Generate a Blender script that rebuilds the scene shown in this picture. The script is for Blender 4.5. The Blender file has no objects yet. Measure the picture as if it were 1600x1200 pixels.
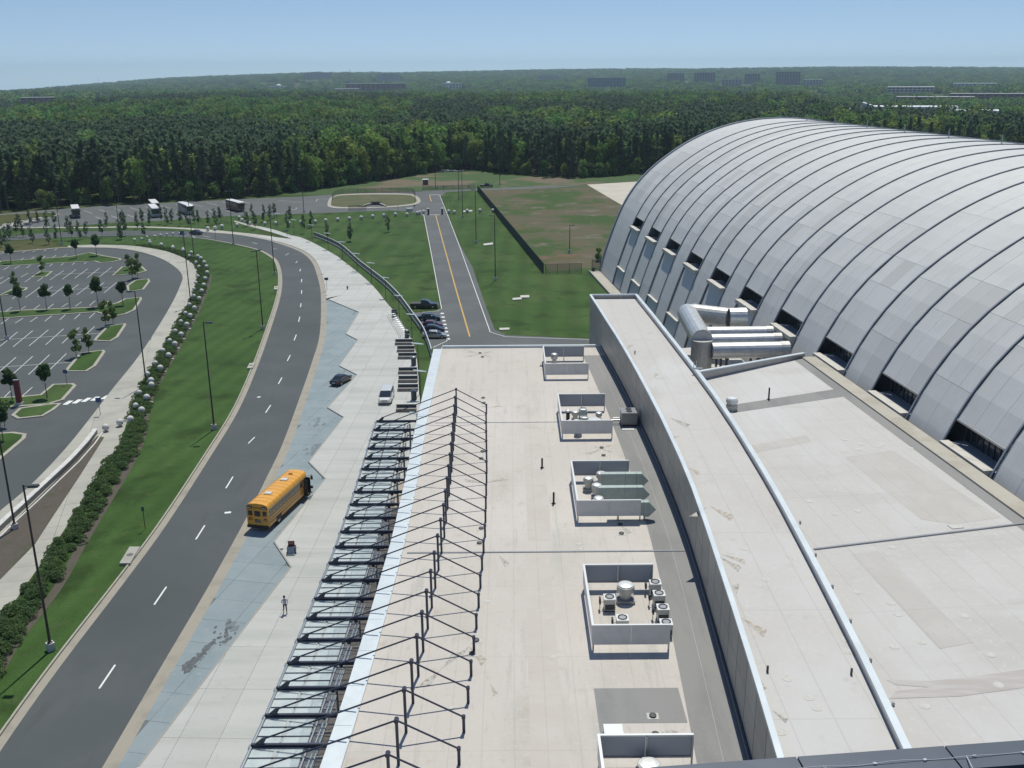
import bpy, math, random
import numpy as np
from math import sin, cos, pi, radians, sqrt, atan2
from mathutils import Vector, Matrix
rnd = random.Random(7)
sc = bpy.context.scene
col = sc.collection

# ------------------------------------------------------------------ camera
FOC, EYE, HORY, ROLL = 1540.0, 47.0, 114.0, radians(0.45)
PITCH = math.atan((600 - HORY) / FOC)
FW = Vector((0, cos(PITCH), -sin(PITCH))); U0 = Vector((0, sin(PITCH), cos(PITCH))); R0 = Vector((1, 0, 0))
RT = R0 * cos(ROLL) - U0 * sin(ROLL); UP = R0 * sin(ROLL) + U0 * cos(ROLL)
cd = bpy.data.cameras.new("camera"); cam = bpy.data.objects.new("camera", cd); col.objects.link(cam)
cd.sensor_width = 36.0; cd.lens = 36.0 * FOC / 1600.0; cd.clip_start = 0.3; cd.clip_end = 60000
M = Matrix((RT, UP, -FW)).transposed().to_4x4(); M.translation = (0, 0, EYE); cam.matrix_world = M
sc.camera = cam

# ------------------------------------------------------------------ sky, sun, exposure
SUN_EL, SUN_AZ = radians(66), radians(11)
w = bpy.data.worlds.new("World"); sc.world = w; w.use_nodes = True
nt = w.node_tree; nt.nodes.clear()
out = nt.nodes.new("ShaderNodeOutputWorld"); bg = nt.nodes.new("ShaderNodeBackground"); sky = nt.nodes.new("ShaderNodeTexSky")
sky.sky_type = 'NISHITA'; sky.sun_disc = False; sky.sun_elevation = SUN_EL; sky.sun_rotation = SUN_AZ
sky.air_density = 1.0; sky.dust_density = 0.0; sky.ozone_density = 0.8; sky.altitude = 100
tc = nt.nodes.new("ShaderNodeTexCoord"); sep = nt.nodes.new("ShaderNodeSeparateXYZ"); cmb = nt.nodes.new("ShaderNodeCombineXYZ")
mx = nt.nodes.new("ShaderNodeMath"); mx.operation = 'MAXIMUM'; mx.inputs[1].default_value = 0.0
nt.links.new(tc.outputs["Generated"], sep.inputs[0]); nt.links.new(sep.outputs[0], cmb.inputs[0]); nt.links.new(sep.outputs[1], cmb.inputs[1])
nt.links.new(sep.outputs[2], mx.inputs[0]); ma = nt.nodes.new('ShaderNodeMath'); ma.operation = 'MULTIPLY_ADD'; ma.inputs[1].default_value = 1.5; ma.inputs[2].default_value = .10; nt.links.new(mx.outputs[0], ma.inputs[0]); nt.links.new(ma.outputs[0], cmb.inputs[2]); nt.links.new(cmb.outputs[0], sky.inputs[0])
bg.inputs[1].default_value = 0.105
nt.links.new(sky.outputs[0], bg.inputs[0]); nt.links.new(bg.outputs[0], out.inputs[0])
sd = bpy.data.lights.new("sun", 'SUN'); sun = bpy.data.objects.new("sun", sd); col.objects.link(sun)
sd.energy = 3.95; sd.angle = radians(0.55); sd.color = (1.0, 0.975, 0.88)
sdir = Vector((sin(SUN_AZ) * cos(SUN_EL), cos(SUN_AZ) * cos(SUN_EL), sin(SUN_EL)))
sun.rotation_euler = (-sdir).to_track_quat('-Z', 'Y').to_euler(); sun.location = (0, 0, 300)
sc.view_settings.view_transform = 'Standard'; sc.view_settings.look = 'None'
sc.view_settings.exposure = 0.0; sc.view_settings.gamma = 1.0
sc.cycles.max_bounces = 6; sc.cycles.volume_bounces = 0; sc.cycles.transparent_max_bounces = 16
sc.cycles.volume_step_rate = 10

# ------------------------------------------------------------------ helpers
def G(px, py, z=0.0):
    """point of the place seen in direction (px, py) of the 1600x1200 photograph at height z"""
    d = FW * FOC + RT * (px - 800) - UP * (py - 600)
    t = (z - EYE) / d.z
    return (d.x * t, d.y * t)
def GL(pts, z=0.0, x0=0, y0=0, k=1.0): return [G(x0 + x * k, y0 + y * k, z) for x, y in pts]
def smooth(p, n=5, closed=False):
    if len(p) < 3: return list(p)
    o = []; N = len(p)
    rng = range(N) if closed else range(N - 1)
    for i in rng:
        a = p[(i - 1) % N] if closed or i > 0 else p[i]; b = p[i]; c = p[(i + 1) % N]
        d = p[(i + 2) % N] if closed or i + 2 < N else c
        for k in range(n):
            t = k / n
            o.append(tuple(0.5 * ((2 * b[j]) + (-a[j] + c[j]) * t + (2 * a[j] - 5 * b[j] + 4 * c[j] - d[j]) * t * t + (-a[j] + 3 * b[j] - 3 * c[j] + d[j]) * t ** 3) for j in range(2)))
    if not closed: o.append(tuple(p[-1]))
    return o
def offset(p, d):
    o = []
    for i, q in enumerate(p):
        a = p[max(i - 1, 0)]; b = p[min(i + 1, len(p) - 1)]
        tx, ty = b[0] - a[0], b[1] - a[1]; L = math.hypot(tx, ty) or 1
        o.append((q[0] + ty / L * d, q[1] - tx / L * d))
    return o
def along(p, step, start=0.0):
    """points each `step` metres along polyline with heading"""
    o = []; s = start; acc = 0
    for a, b in zip(p[:-1], p[1:]):
        L = math.hypot(b[0] - a[0], b[1] - a[1])
        while L > 0 and s <= acc + L:
            t = (s - acc) / L
            o.append((a[0] + (b[0] - a[0]) * t, a[1] + (b[1] - a[1]) * t, atan2(b[1] - a[1], b[0] - a[0]))); s += step
        acc += L
    return o
def interp(tab, y):
    ks = sorted(tab); 
    if y <= ks[0]: return tab[ks[0]]
    if y >= ks[-1]: return tab[ks[-1]]
    return float(np.interp(y, ks, [tab[k] for k in ks]))

class B:
    def __init__(s): s.v = []; s.f = []; s.m = []
    def add(s, vs, fs, m=0):
        n = len(s.v); s.v += [tuple(v) for v in vs]; s.f += [tuple(i + n for i in f) for f in fs]; s.m += [m] * len(fs); return s
    def box(s, x0, y0, z0, x1, y1, z1, m=0):
        v = [(x0, y0, z0), (x1, y0, z0), (x1, y1, z0), (x0, y1, z0), (x0, y0, z1), (x1, y0, z1), (x1, y1, z1), (x0, y1, z1)]
        return s.add(v, [(3, 2, 1, 0), (4, 5, 6, 7), (0, 1, 5, 4), (1, 2, 6, 5), (2, 3, 7, 6), (3, 0, 4, 7)], m)
    def obox(s, c, dx, dy, dz, a=0, m=0):
        """box centred at c in plan, base at c.z, rotated by a"""
        ca, sa = cos(a), sin(a); v = []
        for z in (0, dz):
            for x, y in ((-dx / 2, -dy / 2), (dx / 2, -dy / 2), (dx / 2, dy / 2), (-dx / 2, dy / 2)):
                v.append((c[0] + x * ca - y * sa, c[1] + x * sa + y * ca, c[2] + z))
        return s.add(v, [(3, 2, 1, 0), (4, 5, 6, 7), (0, 1, 5, 4), (1, 2, 6, 5), (2, 3, 7, 6), (3, 0, 4, 7)], m)
    def tube(s, p, q, r, n=8, r2=None, m=0, caps=True):
        p = Vector(p); q = Vector(q); d = (q - p).normalized(); r2 = r if r2 is None else r2
        a = d.orthogonal().normalized(); b = d.cross(a)
        v = [p + (a * cos(2 * pi * i / n) + b * sin(2 * pi * i / n)) * r for i in range(n)] + [q + (a * cos(2 * pi * i / n) + b * sin(2 * pi * i / n)) * r2 for i in range(n)]
        f = [(i, (i + 1) % n, n + (i + 1) % n, n + i) for i in range(n)]
        if caps: f += [tuple(range(n - 1, -1, -1)), tuple(range(n, 2 * n))]
        return s.add(v, f, m)
    def beam(s, p, q, wd, h, m=0):
        """rectangular bar from p to q, h vertical-ish"""
        p = Vector(p); q = Vector(q); d = (q - p).normalized(); sd_ = d.cross(Vector((0, 0, 1)))
        sd_ = sd_.normalized() if sd_.length > 1e-4 else Vector((1, 0, 0)); u = sd_.cross(d)
        v = [o + sd_ * a * wd / 2 + u * b * h / 2 for o in (p, q) for a, b in ((-1, -1), (1, -1), (1, 1), (-1, 1))]
        return s.add(v, [(3, 2, 1, 0), (4, 5, 6, 7), (0, 1, 5, 4), (1, 2, 6, 5), (2, 3, 7, 6), (3, 0, 4, 7)], m)
    def prism(s, poly, z0, z1, m=0):
        n = len(poly); ar = sum(poly[i][0] * poly[(i + 1) % n][1] - poly[(i + 1) % n][0] * poly[i][1] for i in range(n))
        if ar < 0: poly = poly[::-1]
        v = [(x, y, z0) for x, y in poly] + [(x, y, z1) for x, y in poly]
        f = [tuple(range(n, 2 * n))] + [(i, (i + 1) % n, n + (i + 1) % n, n + i) for i in range(n)]
        if z0 > 0.5: f.append(tuple(range(n - 1, -1, -1)))
        return s.add(v, f, m)
    def sheet(s, poly, z, m=0):
        n = len(poly); ar = sum(poly[i][0] * poly[(i + 1) % n][1] - poly[(i + 1) % n][0] * poly[i][1] for i in range(n))
        if ar < 0: poly = poly[::-1]
        return s.add([(x, y, z) for x, y in poly], [tuple(range(n))], m)
    def strip(s, pl, wd, z0, z1, m=0):
        """band of width wd centred on polyline pl, raised from z0 to z1"""
        a = offset(pl, wd / 2); b = offset(pl, -wd / 2); n = len(pl)
        v = [(x, y, z1) for x, y in a] + [(x, y, z1) for x, y in b] + [(x, y, z0) for x, y in a] + [(x, y, z0) for x, y in b]
        f = []
        for i in range(n - 1):
            f += [(i, i + 1, n + i + 1, n + i), (2 * n + i, 2 * n + i + 1, i + 1, i), (n + i, n + i + 1, 3 * n + i + 1, 3 * n + i)]
        f += [(0, n, 3 * n, 2 * n), (n - 1, 3 * n - 1, 4 * n - 1, 2 * n - 1)]
        return s.add(v, f, m)
    def lathe(s, c, prof, n=12, m=0):
        v = []; f = []
        for r, z in prof: v += [(c[0] + r * cos(2 * pi * i / n), c[1] + r * sin(2 * pi * i / n), c[2] + z) for i in range(n)]
        for k in range(len(prof) - 1): f += [(k * n + i, k * n + (i + 1) % n, (k + 1) * n + (i + 1) % n, (k + 1) * n + i) for i in range(n)]
        f.append(tuple(range((len(prof) - 1) * n, len(prof) * n))); f.append(tuple(range(n - 1, -1, -1)))
        return s.add(v, f, m)
    def mesh(s, name, mats, smooth_=False):
        me = bpy.data.meshes.new(name); me.from_pydata(s.v, [], s.f)
        for mt in (mats if isinstance(mats, (list, tuple)) else [mats]): me.materials.append(mt)
        if any(s.m): me.polygons.foreach_set("material_index", s.m)
        if smooth_: me.polygons.foreach_set("use_smooth", [True] * len(me.polygons))
        me.update(); return me
    def build(s, name, mats, parent=None, smooth_=False, **kw):
        return link(name, s.mesh(name, mats, smooth_), parent, **kw)
def link(name, me, parent=None, loc=None, rot=None, kind=None, label=None, cat=None, group=None, rel=False):
    o = bpy.data.objects.new(name, me); col.objects.link(o)
    if parent is not None:
        o.parent = parent
        if not rel: o.matrix_parent_inverse = parent.matrix_basis.inverted()
    if loc is not None: o.location = loc
    if rot is not None: o.rotation_euler = (0, 0, rot) if isinstance(rot, (int, float)) else rot
    return tag(o, label, cat, group, kind)
def tag(o, label=None, cat=None, group=None, kind=None):
    if label: o["label"] = label
    if cat: o["category"] = cat
    if group: o["group"] = group
    if kind: o["kind"] = kind
    return o
def thing(name, label, cat, loc=(0, 0, 0), rot=0.0, group=None):
    o = bpy.data.objects.new(name, None); col.objects.link(o); o.empty_display_size = .5
    o.location = loc; o.rotation_euler = (0, 0, rot); return tag(o, label, cat, group)
def kids(o): return KIDS.setdefault(o.name, [c for c in col.objects if c.parent == o])
KIDS = {}
def dup(root, loc, rot=None, label=None, group=None, scale=None):
    r = root.copy(); col.objects.link(r); r.location = loc
    if rot is not None: r.rotation_euler = (0, 0, rot)
    if label: r["label"] = label
    if group: r["group"] = group
    if scale: r.scale = (scale,) * 3 if isinstance(scale, (int, float)) else scale
    for ch in kids(root):
        c = ch.copy(); col.objects.link(c); c.parent = r
        for g in kids(ch):
            d = g.copy(); col.objects.link(d); d.parent = c
    return r

# ------------------------------------------------------------------ materials
def mat(name, colr, rough=.7, metal=0.0, noise=None, rand=0.0, bump=None, alpha=None, spec=None, coat=0, extra=None):
    """noise=(scale, colour2, amount_lo, amount_hi); several allowed as list"""
    m = bpy.data.materials.new(name); m.use_nodes = True; n = m.node_tree.nodes; L = m.node_tree.links
    bs = n["Principled BSDF"]; bs.inputs["Roughness"].default_value = rough; bs.inputs["Metallic"].default_value = metal
    if spec is not None: bs.inputs["Specular IOR Level"].default_value = spec
    if coat: bs.inputs["Coat Weight"].default_value = coat; bs.inputs["Coat Roughness"].default_value = .05
    c4 = tuple(colr) + (1,)
    bs.inputs["Base Color"].default_value = c4
    cur = None
    tcn = n.new("ShaderNodeTexCoord")
    for nz in (noise if isinstance(noise, list) else [noise] if noise else []):
        sc_, c2, lo, hi = nz[:4]; strv = nz[4] if len(nz) > 4 else (1, 1, 1)
        mp = n.new("ShaderNodeMapping"); mp.inputs["Scale"].default_value = strv
        if len(nz) > 5: mp.inputs["Rotation"].default_value = (0, 0, nz[5])
        t = n.new("ShaderNodeTexNoise"); t.inputs["Scale"].default_value = sc_; t.inputs["Detail"].default_value = 6; t.inputs["Roughness"].default_value = .62
        r = n.new("ShaderNodeMapRange"); r.inputs[1].default_value = lo; r.inputs[2].default_value = hi; r.interpolation_type = 'SMOOTHSTEP'
        mixn = n.new("ShaderNodeMix"); mixn.data_type = 'RGBA'
        L.new(tcn.outputs["Object"], mp.inputs[0]); L.new(mp.outputs[0], t.inputs["Vector"]); L.new(t.outputs["Fac"], r.inputs[0]); L.new(r.outputs[0], mixn.inputs["Factor"])
        mixn.inputs["B"].default_value = tuple(c2) + (1,)
        if cur: L.new(cur, mixn.inputs["A"])
        else: mixn.inputs["A"].default_value = c4
        cur = mixn.outputs["Result"]
    if rand:
        oi = n.new("ShaderNodeObjectInfo"); mr = n.new("ShaderNodeMapRange"); mr.inputs[3].default_value = 1 - rand; mr.inputs[4].default_value = 1 + rand
        hs = n.new("ShaderNodeHueSaturation"); L.new(oi.outputs["Random"], mr.inputs[0]); L.new(mr.outputs[0], hs.inputs["Value"])
        if cur: L.new(cur, hs.inputs["Color"])
        else: hs.inputs["Color"].default_value = c4
        cur = hs.outputs[0]
    if extra: cur = extra(n, L, cur, tcn)
    if cur: L.new(cur, bs.inputs["Base Color"])
    if bump:
        t = n.new("ShaderNodeTexNoise"); t.inputs["Scale"].default_value = bump[0]; t.inputs["Detail"].default_value = 4
        bp = n.new("ShaderNodeBump"); bp.inputs["Strength"].default_value = bump[1]; bp.inputs["Distance"].default_value = bump[2] if len(bump) > 2 else .02
        L.new(tcn.outputs["Object"], t.inputs["Vector"]); L.new(t.outputs["Fac"], bp.inputs["Height"]); L.new(bp.outputs[0], bs.inputs["Normal"])
    if alpha is not None: bs.inputs["Alpha"].default_value = alpha
    return m
def leafmat(name, c1, c2, rv=.25, hv=.03):
    m = bpy.data.materials.new(name); m.use_nodes = True; n = m.node_tree.nodes; L = m.node_tree.links
    bs = n["Principled BSDF"]; bs.inputs["Roughness"].default_value = .75; bs.inputs["Specular IOR Level"].default_value = .25
    tcn = n.new("ShaderNodeTexCoord"); t = n.new("ShaderNodeTexNoise"); t.inputs["Scale"].default_value = .55; t.inputs["Detail"].default_value = 5
    cr = n.new("ShaderNodeMix"); cr.data_type = 'RGBA'; cr.inputs["A"].default_value = tuple(c1) + (1,); cr.inputs["B"].default_value = tuple(c2) + (1,)
    mr0 = n.new("ShaderNodeMapRange"); mr0.inputs[1].default_value = .35; mr0.inputs[2].default_value = .65
    L.new(tcn.outputs["Object"], t.inputs["Vector"]); L.new(t.outputs["Fac"], mr0.inputs[0]); L.new(mr0.outputs[0], cr.inputs["Factor"])
    oi = n.new("ShaderNodeObjectInfo"); hs = n.new("ShaderNodeHueSaturation")
    mr = n.new("ShaderNodeMapRange"); mr.inputs[3].default_value = 1 - rv; mr.inputs[4].default_value = 1 + rv
    ml = n.new("ShaderNodeMath"); ml.operation = 'MULTIPLY'; ml.inputs[1].default_value = 17.3
    fr = n.new("ShaderNodeMath"); fr.operation = 'FRACT'; mh = n.new("ShaderNodeMapRange"); mh.inputs[3].default_value = .5 - hv; mh.inputs[4].default_value = .5 + hv
    L.new(oi.outputs["Random"], mr.inputs[0]); L.new(mr.outputs[0], hs.inputs["Value"]); L.new(oi.outputs["Random"], ml.inputs[0]); L.new(ml.outputs[0], fr.inputs[0]); L.new(fr.outputs[0], mh.inputs[0]); L.new(mh.outputs[0], hs.inputs["Hue"])
    L.new(cr.outputs["Result"], hs.inputs["Color"]); L.new(hs.outputs[0], bs.inputs["Base Color"])
    tr = n.new("ShaderNodeBsdfTranslucent"); ms = n.new("ShaderNodeMixShader"); ms.inputs[0].default_value = .45
    L.new(hs.outputs[0], tr.inputs[0]); L.new(bs.outputs[0], ms.inputs[1]); L.new(tr.outputs[0], ms.inputs[2]); L.new(ms.outputs[0], n["Material Output"].inputs[0])
    return m
def stripes(period, amt, ang=0.0):
    def f(n, L, cur, tcn):
        mp = n.new("ShaderNodeMapping"); mp.inputs["Rotation"].default_value = (0, 0, ang)
        wv = n.new("ShaderNodeTexWave"); wv.inputs["Scale"].default_value = 1 / period * .314; wv.inputs["Distortion"].default_value = 1.2; wv.inputs["Detail"].default_value = 2
        hs = n.new("ShaderNodeHueSaturation"); mr = n.new("ShaderNodeMapRange"); mr.inputs[3].default_value = 1 - amt; mr.inputs[4].default_value = 1 + amt
        L.new(tcn.outputs["Object"], mp.inputs[0]); L.new(mp.outputs[0], wv.inputs[0]); L.new(wv.outputs["Fac"], mr.inputs[0]); L.new(mr.outputs[0], hs.inputs["Value"]); L.new(cur, hs.inputs["Color"])
        return hs.outputs[0]
    return f
def seams(pitch, dark, ang=0.0, wid=.03, pitch2=None):
    """thin dark seam lines every `pitch` m along x (after rotation) and optionally every pitch2 m along y"""
    def f(n, L, cur, tcn):
        mp = n.new("ShaderNodeMapping"); mp.inputs["Rotation"].default_value = (0, 0, ang); L.new(tcn.outputs["Object"], mp.inputs[0])
        sp = n.new("ShaderNodeSeparateXYZ"); L.new(mp.outputs[0], sp.inputs[0])
        fac = None
        for ax, pt in ((0, pitch), (1, pitch2)):
            if not pt: continue
            pp = n.new("ShaderNodeMath"); pp.operation = 'PINGPONG'; pp.inputs[1].default_value = pt / 2; L.new(sp.outputs[ax], pp.inputs[0])
            r = n.new("ShaderNodeMapRange"); r.inputs[1].default_value = 0; r.inputs[2].default_value = wid; r.inputs[3].default_value = dark; r.inputs[4].default_value = 1; L.new(pp.outputs[0], r.inputs[0])
            if fac:
                mn = n.new("ShaderNodeMath"); mn.operation = 'MINIMUM'; L.new(fac, mn.inputs[0]); L.new(r.outputs[0], mn.inputs[1]); fac = mn.outputs[0]
            else: fac = r.outputs[0]
        hs = n.new("ShaderNodeHueSaturation"); L.new(fac, hs.inputs["Value"])
        if cur: L.new(cur, hs.inputs["Color"])
        return hs.outputs[0]
    return f

GRASS = mat("mowed_grass", (.042, .088, .020), .9, spec=.15, noise=[(.05, (.055, .105, .026), .42, .60), (.35, (.078, .105, .038), .54, .76), (.12, (.028, .056, .012), .5, .66), (1.8, (.03, .06, .014), .55, .75), (6, (.025, .055, .01), .45, .75)], extra=stripes(3.2, .08, radians(8)), bump=(9, .6, .05))
GRASS2 = mat("lawn_grass", (.044, .090, .020), .9, spec=.15, noise=[(.06, (.062, .105, .030), .44, .62), (.3, (.09, .10, .045), .55, .75), (.13, (.028, .058, .013), .52, .66), (1.8, (.03, .06, .014), .55, .75), (7, (.026, .055, .012), .45, .75)], extra=stripes(5.5, .09, radians(2)), bump=(9, .6, .05))
ROUGH = mat("rough_grass", (.045, .075, .02), .95, spec=.1, noise=[(.03, (.085, .088, .04), .45, .62), (.2, (.05, .07, .02), .5, .7), (2, (.03, .05, .012), .5, .8)])
FIELD = mat("bare_field", (.115, .105, .065), .95, spec=.1, noise=[(.035, (.055, .095, .03), .46, .56), (.09, (.16, .14, .11), .54, .66), (.03, (.17, .105, .075), .58, .68), (1.5, (.08, .08, .05), .5, .8)])
FLOOR = mat("forest_floor", (.03, .042, .015), .95, noise=(.1, (.05, .055, .022), .45, .65))
SOIL = mat("mulch_bed", (.085, .070, .055), .95, noise=[(.35, (.06, .07, .035), .5, .65), (3, (.11, .09, .072), .45, .75)], bump=(12, .8, .05))
ASPH = mat("asphalt", (.076, .086, .088), .85, spec=.3, noise=[(.12, (.09, .099, .101), .4, .65), (.03, (.058, .067, .067), .5, .7, (1, 1, 1)), (.9, (.075, .083, .082), .55, .7, (1, .12, 1), .5), (25, (.08, .087, .086), .5, .8)], bump=(40, .3, .01))
ASPH2 = mat("old_asphalt", (.102, .110, .110), .85, spec=.3, noise=[(.1, (.122, .13, .13), .4, .65), (.7, (.09, .098, .098), .55, .75), (20, (.085, .088, .093), .5, .8)])
GUT = mat("gutter_concrete", (.32, .29, .235), .85, noise=[(.5, (.26, .24, .2), .45, .7)])
WALK = mat("walk_concrete", (.385, .375, .32), .85, rand=.05, noise=[(.25, (.33, .315, .28), .4, .7), (9, (.42, .4, .35), .5, .8)])
PLZ = mat("plaza_concrete", (.455, .455, .43), .85, rand=.045, noise=[(.12, (.38, .39, .36), .4, .7, (.4, 3, 1)), (.9, (.39, .395, .37), .55, .75), (6, (.45, .45, .43), .5, .8)])
LAYBY = mat("bluish_concrete", (.235, .28, .295), .8, rand=.025, noise=[(.25, (.2, .25, .265), .4, .65), (1.3, (.26, .31, .325), .55, .75)])
APRON = mat("apron_concrete", (.5, .46, .38), .85, noise=(.1, (.46, .43, .36), .4, .6))
WHITEP = mat("white_paint", (.72, .72, .70), .7, noise=(3, (.5, .5, .5), .5, .8))
YELP = mat("yellow_paint", (.55, .33, .08), .7)
KERB = mat("kerb_concrete", (.36, .34, .28), .85, noise=(1.0, (.3, .28, .24), .45, .7))
STAIN = mat("oil_stain", (.06, .07, .075), .6, noise=(3, (.1, .11, .115), .4, .6))
# ================================================================== SETTING: ground and terrain
def skyline_px(px):   # height in photo pixels of the far wooded ridge above the eye level, by column
    return float(np.interp(px, [-700, 0, 120, 260, 400, 500, 620, 800, 1000, 1300, 1600, 2300], [-32, -19, -11, -4, 0, 3, 2, 3, 4.5, 4.0, 1.5, 2]))
def terrain_z(x, y):
    r = math.hypot(x, y); az = atan2(x, y)
    if r < 900 or abs(az) > 1.35: base = 0.0
    else:
        px = 800 + math.tan(max(-1.2, min(1.2, az))) * FOC / cos(PITCH)
        top = EYE - 14 + skyline_px(px) / FOC * 6500
        t = min(1, max(0, (r - 2300) / 4200)); t = t * t * (3 - 2 * t)
        base = top * t
        base += -6 * min(1, max(0, (r - 1500) / 700)) * (1 - t)
        if r > 6600: base -= (r - 6600) * .035
        base += 6 * sin(x / 310.0 + 1) * sin(y / 420.0) * min(1, (r - 900) / 900) * (1 if r < 6600 else 0) * (1 - .6 * t)
    return base
bg_ = B(); rad = [0, 60, 120, 180, 240, 320, 420, 520, 640, 760, 900] + list(np.linspace(1000, 7000, 50)) + [7400, 8000, 9000, 11000, 14000, 20000]
NA = 180
bg_.v.append((0, 0, 0))
for r in rad[1:]:
    for i in range(NA):
        a = 2 * pi * i / NA; x, y = r * sin(a), r * cos(a)
        bg_.v.append((x, y, terrain_z(x, y)))
for i in range(NA): bg_.f.append((0, 1 + (i + 1) % NA, 1 + i))
for k in range(len(rad) - 2):
    for i in range(NA):
        a, b = 1 + k * NA + i, 1 + k * NA + (i + 1) % NA
        bg_.f.append((a, b, b + NA, a + NA))
bg_.m = [0] * len(bg_.f)
bg_.build("ground", ROUGH, smooth_=True, kind="structure")

# ---- main road edges (world, from far left behind the trees to the foreground)
R_out = smooth(GL([(-160, 372), (0, 369.5), (69, 364), (120, 361.8), (180, 360.6), (242, 360.6), (300, 362), (340, 364.5), (368, 366.5), (407, 373), (440, 382), (470, 394), (487, 409), (495.5, 430), (501.5, 460), (500, 520), (488, 565), (464, 634), (440, 698), (415, 750), (385, 810), (327, 915), (261, 1027), (163, 1195), (40, 1400)]), 5)
R_in = smooth(GL([(-160, 382), (0, 376), (70, 372.3), (107, 370.6), (166, 369), (230, 367.8), (282, 370), (320, 373), (356, 379), (380, 384), (407, 391), (424, 400), (434, 409), (440, 430), (438, 462), (420.5, 520), (400, 577), (372, 641), (327, 715), (261, 817), (196, 906), (93, 1041), (0, 1172), (-150, 1400)]), 5)
B().sheet(R_out + R_in[::-1], .016).build("road", ASPH, kind="structure")
gut_r = [p for p in R_out]; gut_l = [p for p in R_in]
iL = 5 * 6
B().strip(offset(R_in, .28), .75, 0, .03).build("gutter", GUT, kind="structure")
B().strip(offset(R_in, .78), .18, 0, .16).build("kerb", KERB, kind="structure")
seg = R_out[5 * 8:]
B().strip(offset(seg, -.55), 1.15, 0, .026).build("gutter", GUT, kind="structure")
# dashes down the middle
dash_px = [((155, 1076), (180, 1039)), ((241, 945), (260, 917)), ((306, 843), (320, 821)), ((353, 763), (364, 745)), ((415, 645), (423, 633)), ((435, 600), (440.5, 590)), ((449, 564), (453.5, 555)), ((459.5, 532), (463, 523)), ((466.5, 503), (468.5, 495)), ((469.5, 480), (470.5, 474)), ((471, 459), (471.5, 453.5)), ((471, 441), (471.5, 436)), ((468.5, 424), (469.5, 420.5)), ((462, 411), (465, 408)), ((446, 399), (451, 396)), ((427, 389), (433, 388)), ((394, 379), (402, 381)), ((318, 369), (328, 370.5)), ((288, 367.5), (296, 366.5)), ((300, 368.5), (305, 371)), ((388, 693), (398, 683)), ((351, 801.5), (361, 800.5)), ((402, 621), (407, 620))]
db = B()
for a, b in dash_px:
    db.strip([G(*a), G(*b)], .16 if a[0] not in (351, 402) else .45, .016, .021)
db.build("road_marking", WHITEP, kind="structure")
# ---- lay-by of bluish concrete, cut in slabs, and the raised plaza in slabs
def clip_poly(poly, x0, y0, x1, y1):
    def cut(p, ax, v, keep_less):
        o = []
        for i in range(len(p)):
            a, b = p[i], p[(i + 1) % len(p)]
            ia = (a[ax] <= v) if keep_less else (a[ax] >= v); ib = (b[ax] <= v) if keep_less else (b[ax] >= v)
            if ia: o.append(a)
            if ia != ib:
                t = (v - a[ax]) / (b[ax] - a[ax]); o.append((a[0] + (b[0] - a[0]) * t, a[1] + (b[1] - a[1]) * t))
        return o
    for ax, v, k in ((0, x0, False), (0, x1, True), (1, y0, False), (1, y1, True)):
        poly = cut(poly, ax, v, k)
        if len(poly) < 3: return []
    return poly
def slabs(parent, name, poly, sx, sy, ang, z0, z1, m, gap=.03, amin=.6, org=(0, 0), lim=300):
    ca, sa = cos(-ang), sin(-ang)
    rp = [(p[0] * ca - p[1] * sa, p[0] * sa + p[1] * ca) for p in poly]
    xs = [p[0] for p in rp]; ys = [p[1] for p in rp]; cells = []
    i0 = math.floor((min(xs) - org[0]) / sx); j0 = math.floor((min(ys) - org[1]) / sy)
    for i in range(i0, int((max(xs) - org[0]) / sx) + 1):
        for j in range(j0, int((max(ys) - org[1]) / sy) + 1):
            X, Y = org[0] + i * sx, org[1] + j * sy
            c = clip_poly(rp, X + gap / 2, Y + gap / 2, X + sx - gap / 2, Y + sy - gap / 2)
            if len(c) < 3: continue
            ar = abs(sum(c[k][0] * c[(k + 1) % len(c)][1] - c[(k + 1) % len(c)][0] * c[k][1] for k in range(len(c)))) / 2
            if ar < amin: continue
            cells.append([(x * ca + y * sa, -x * sa + y * ca) for x, y in c])
    cells.sort(key=lambda c: c[0][1])
    far = B()
    for k, c in enumerate(cells):
        dz = rnd.uniform(-.003, .003)
        if k < lim: B().prism(c, z0, z1 + dz).build(name, m, parent)
        else: far.prism(c, z0, z1 + dz)
    if far.f: far.build(name, m, parent, kind="stuff")
zig = GL([(509.5, 467), (561, 488.5), (540.5, 522.5), (559, 532), (530, 572.5), (558, 586.5), (512, 638), (537, 653), (482.5, 723), (508.5, 749.5), (428.5, 848), (455, 888), (370, 999), (217, 1200), (60, 1400)])
gr = [p for p in offset(seg, -1.12) if p[1] > 40]
gr_lay = [p for p in gr if p[1] < G(509, 470)[1]]
lay = gr_lay + zig[::-1]
lb = B().sheet(lay, .012).build("layby_base", mat("joint_grout", (.13, .15, .155), .9), kind="structure")
slabs(lb, "slab", lay, 3.6, 3.6, radians(-11), .0, .03, LAYBY, .025)
PZ_R = smooth(GL([(404, 354), (430, 360), (452.5, 367.5), (472.5, 372.5), (495, 383), (525, 400), (535, 407.5), (562.5, 429), (585, 450), (605, 475), (620, 492.5), (635, 520), (645, 535), (651, 560), (655, 605)]), 4)
pr_end = [(-11.6, 118), (-9.9, 108), (-9.9, 35)]
gr_top = [p for p in gr if p[1] >= G(509, 470)[1]]
plz = PZ_R + pr_end + [(-40, 35)] + zig[::-1][1:] + gr_top[::-1] + GL([(457, 374), (426, 364), (401, 357)])
pb = B().sheet(plz, .022).build("plaza", mat("plaza_joint", (.30, .30, .285), .9), kind="structure")
slabs(pb, "slab", plz, 3.05, 6.1, radians(-2), .0, .15, PLZ, .02, org=(0.4, 0))
kb = B()
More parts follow.
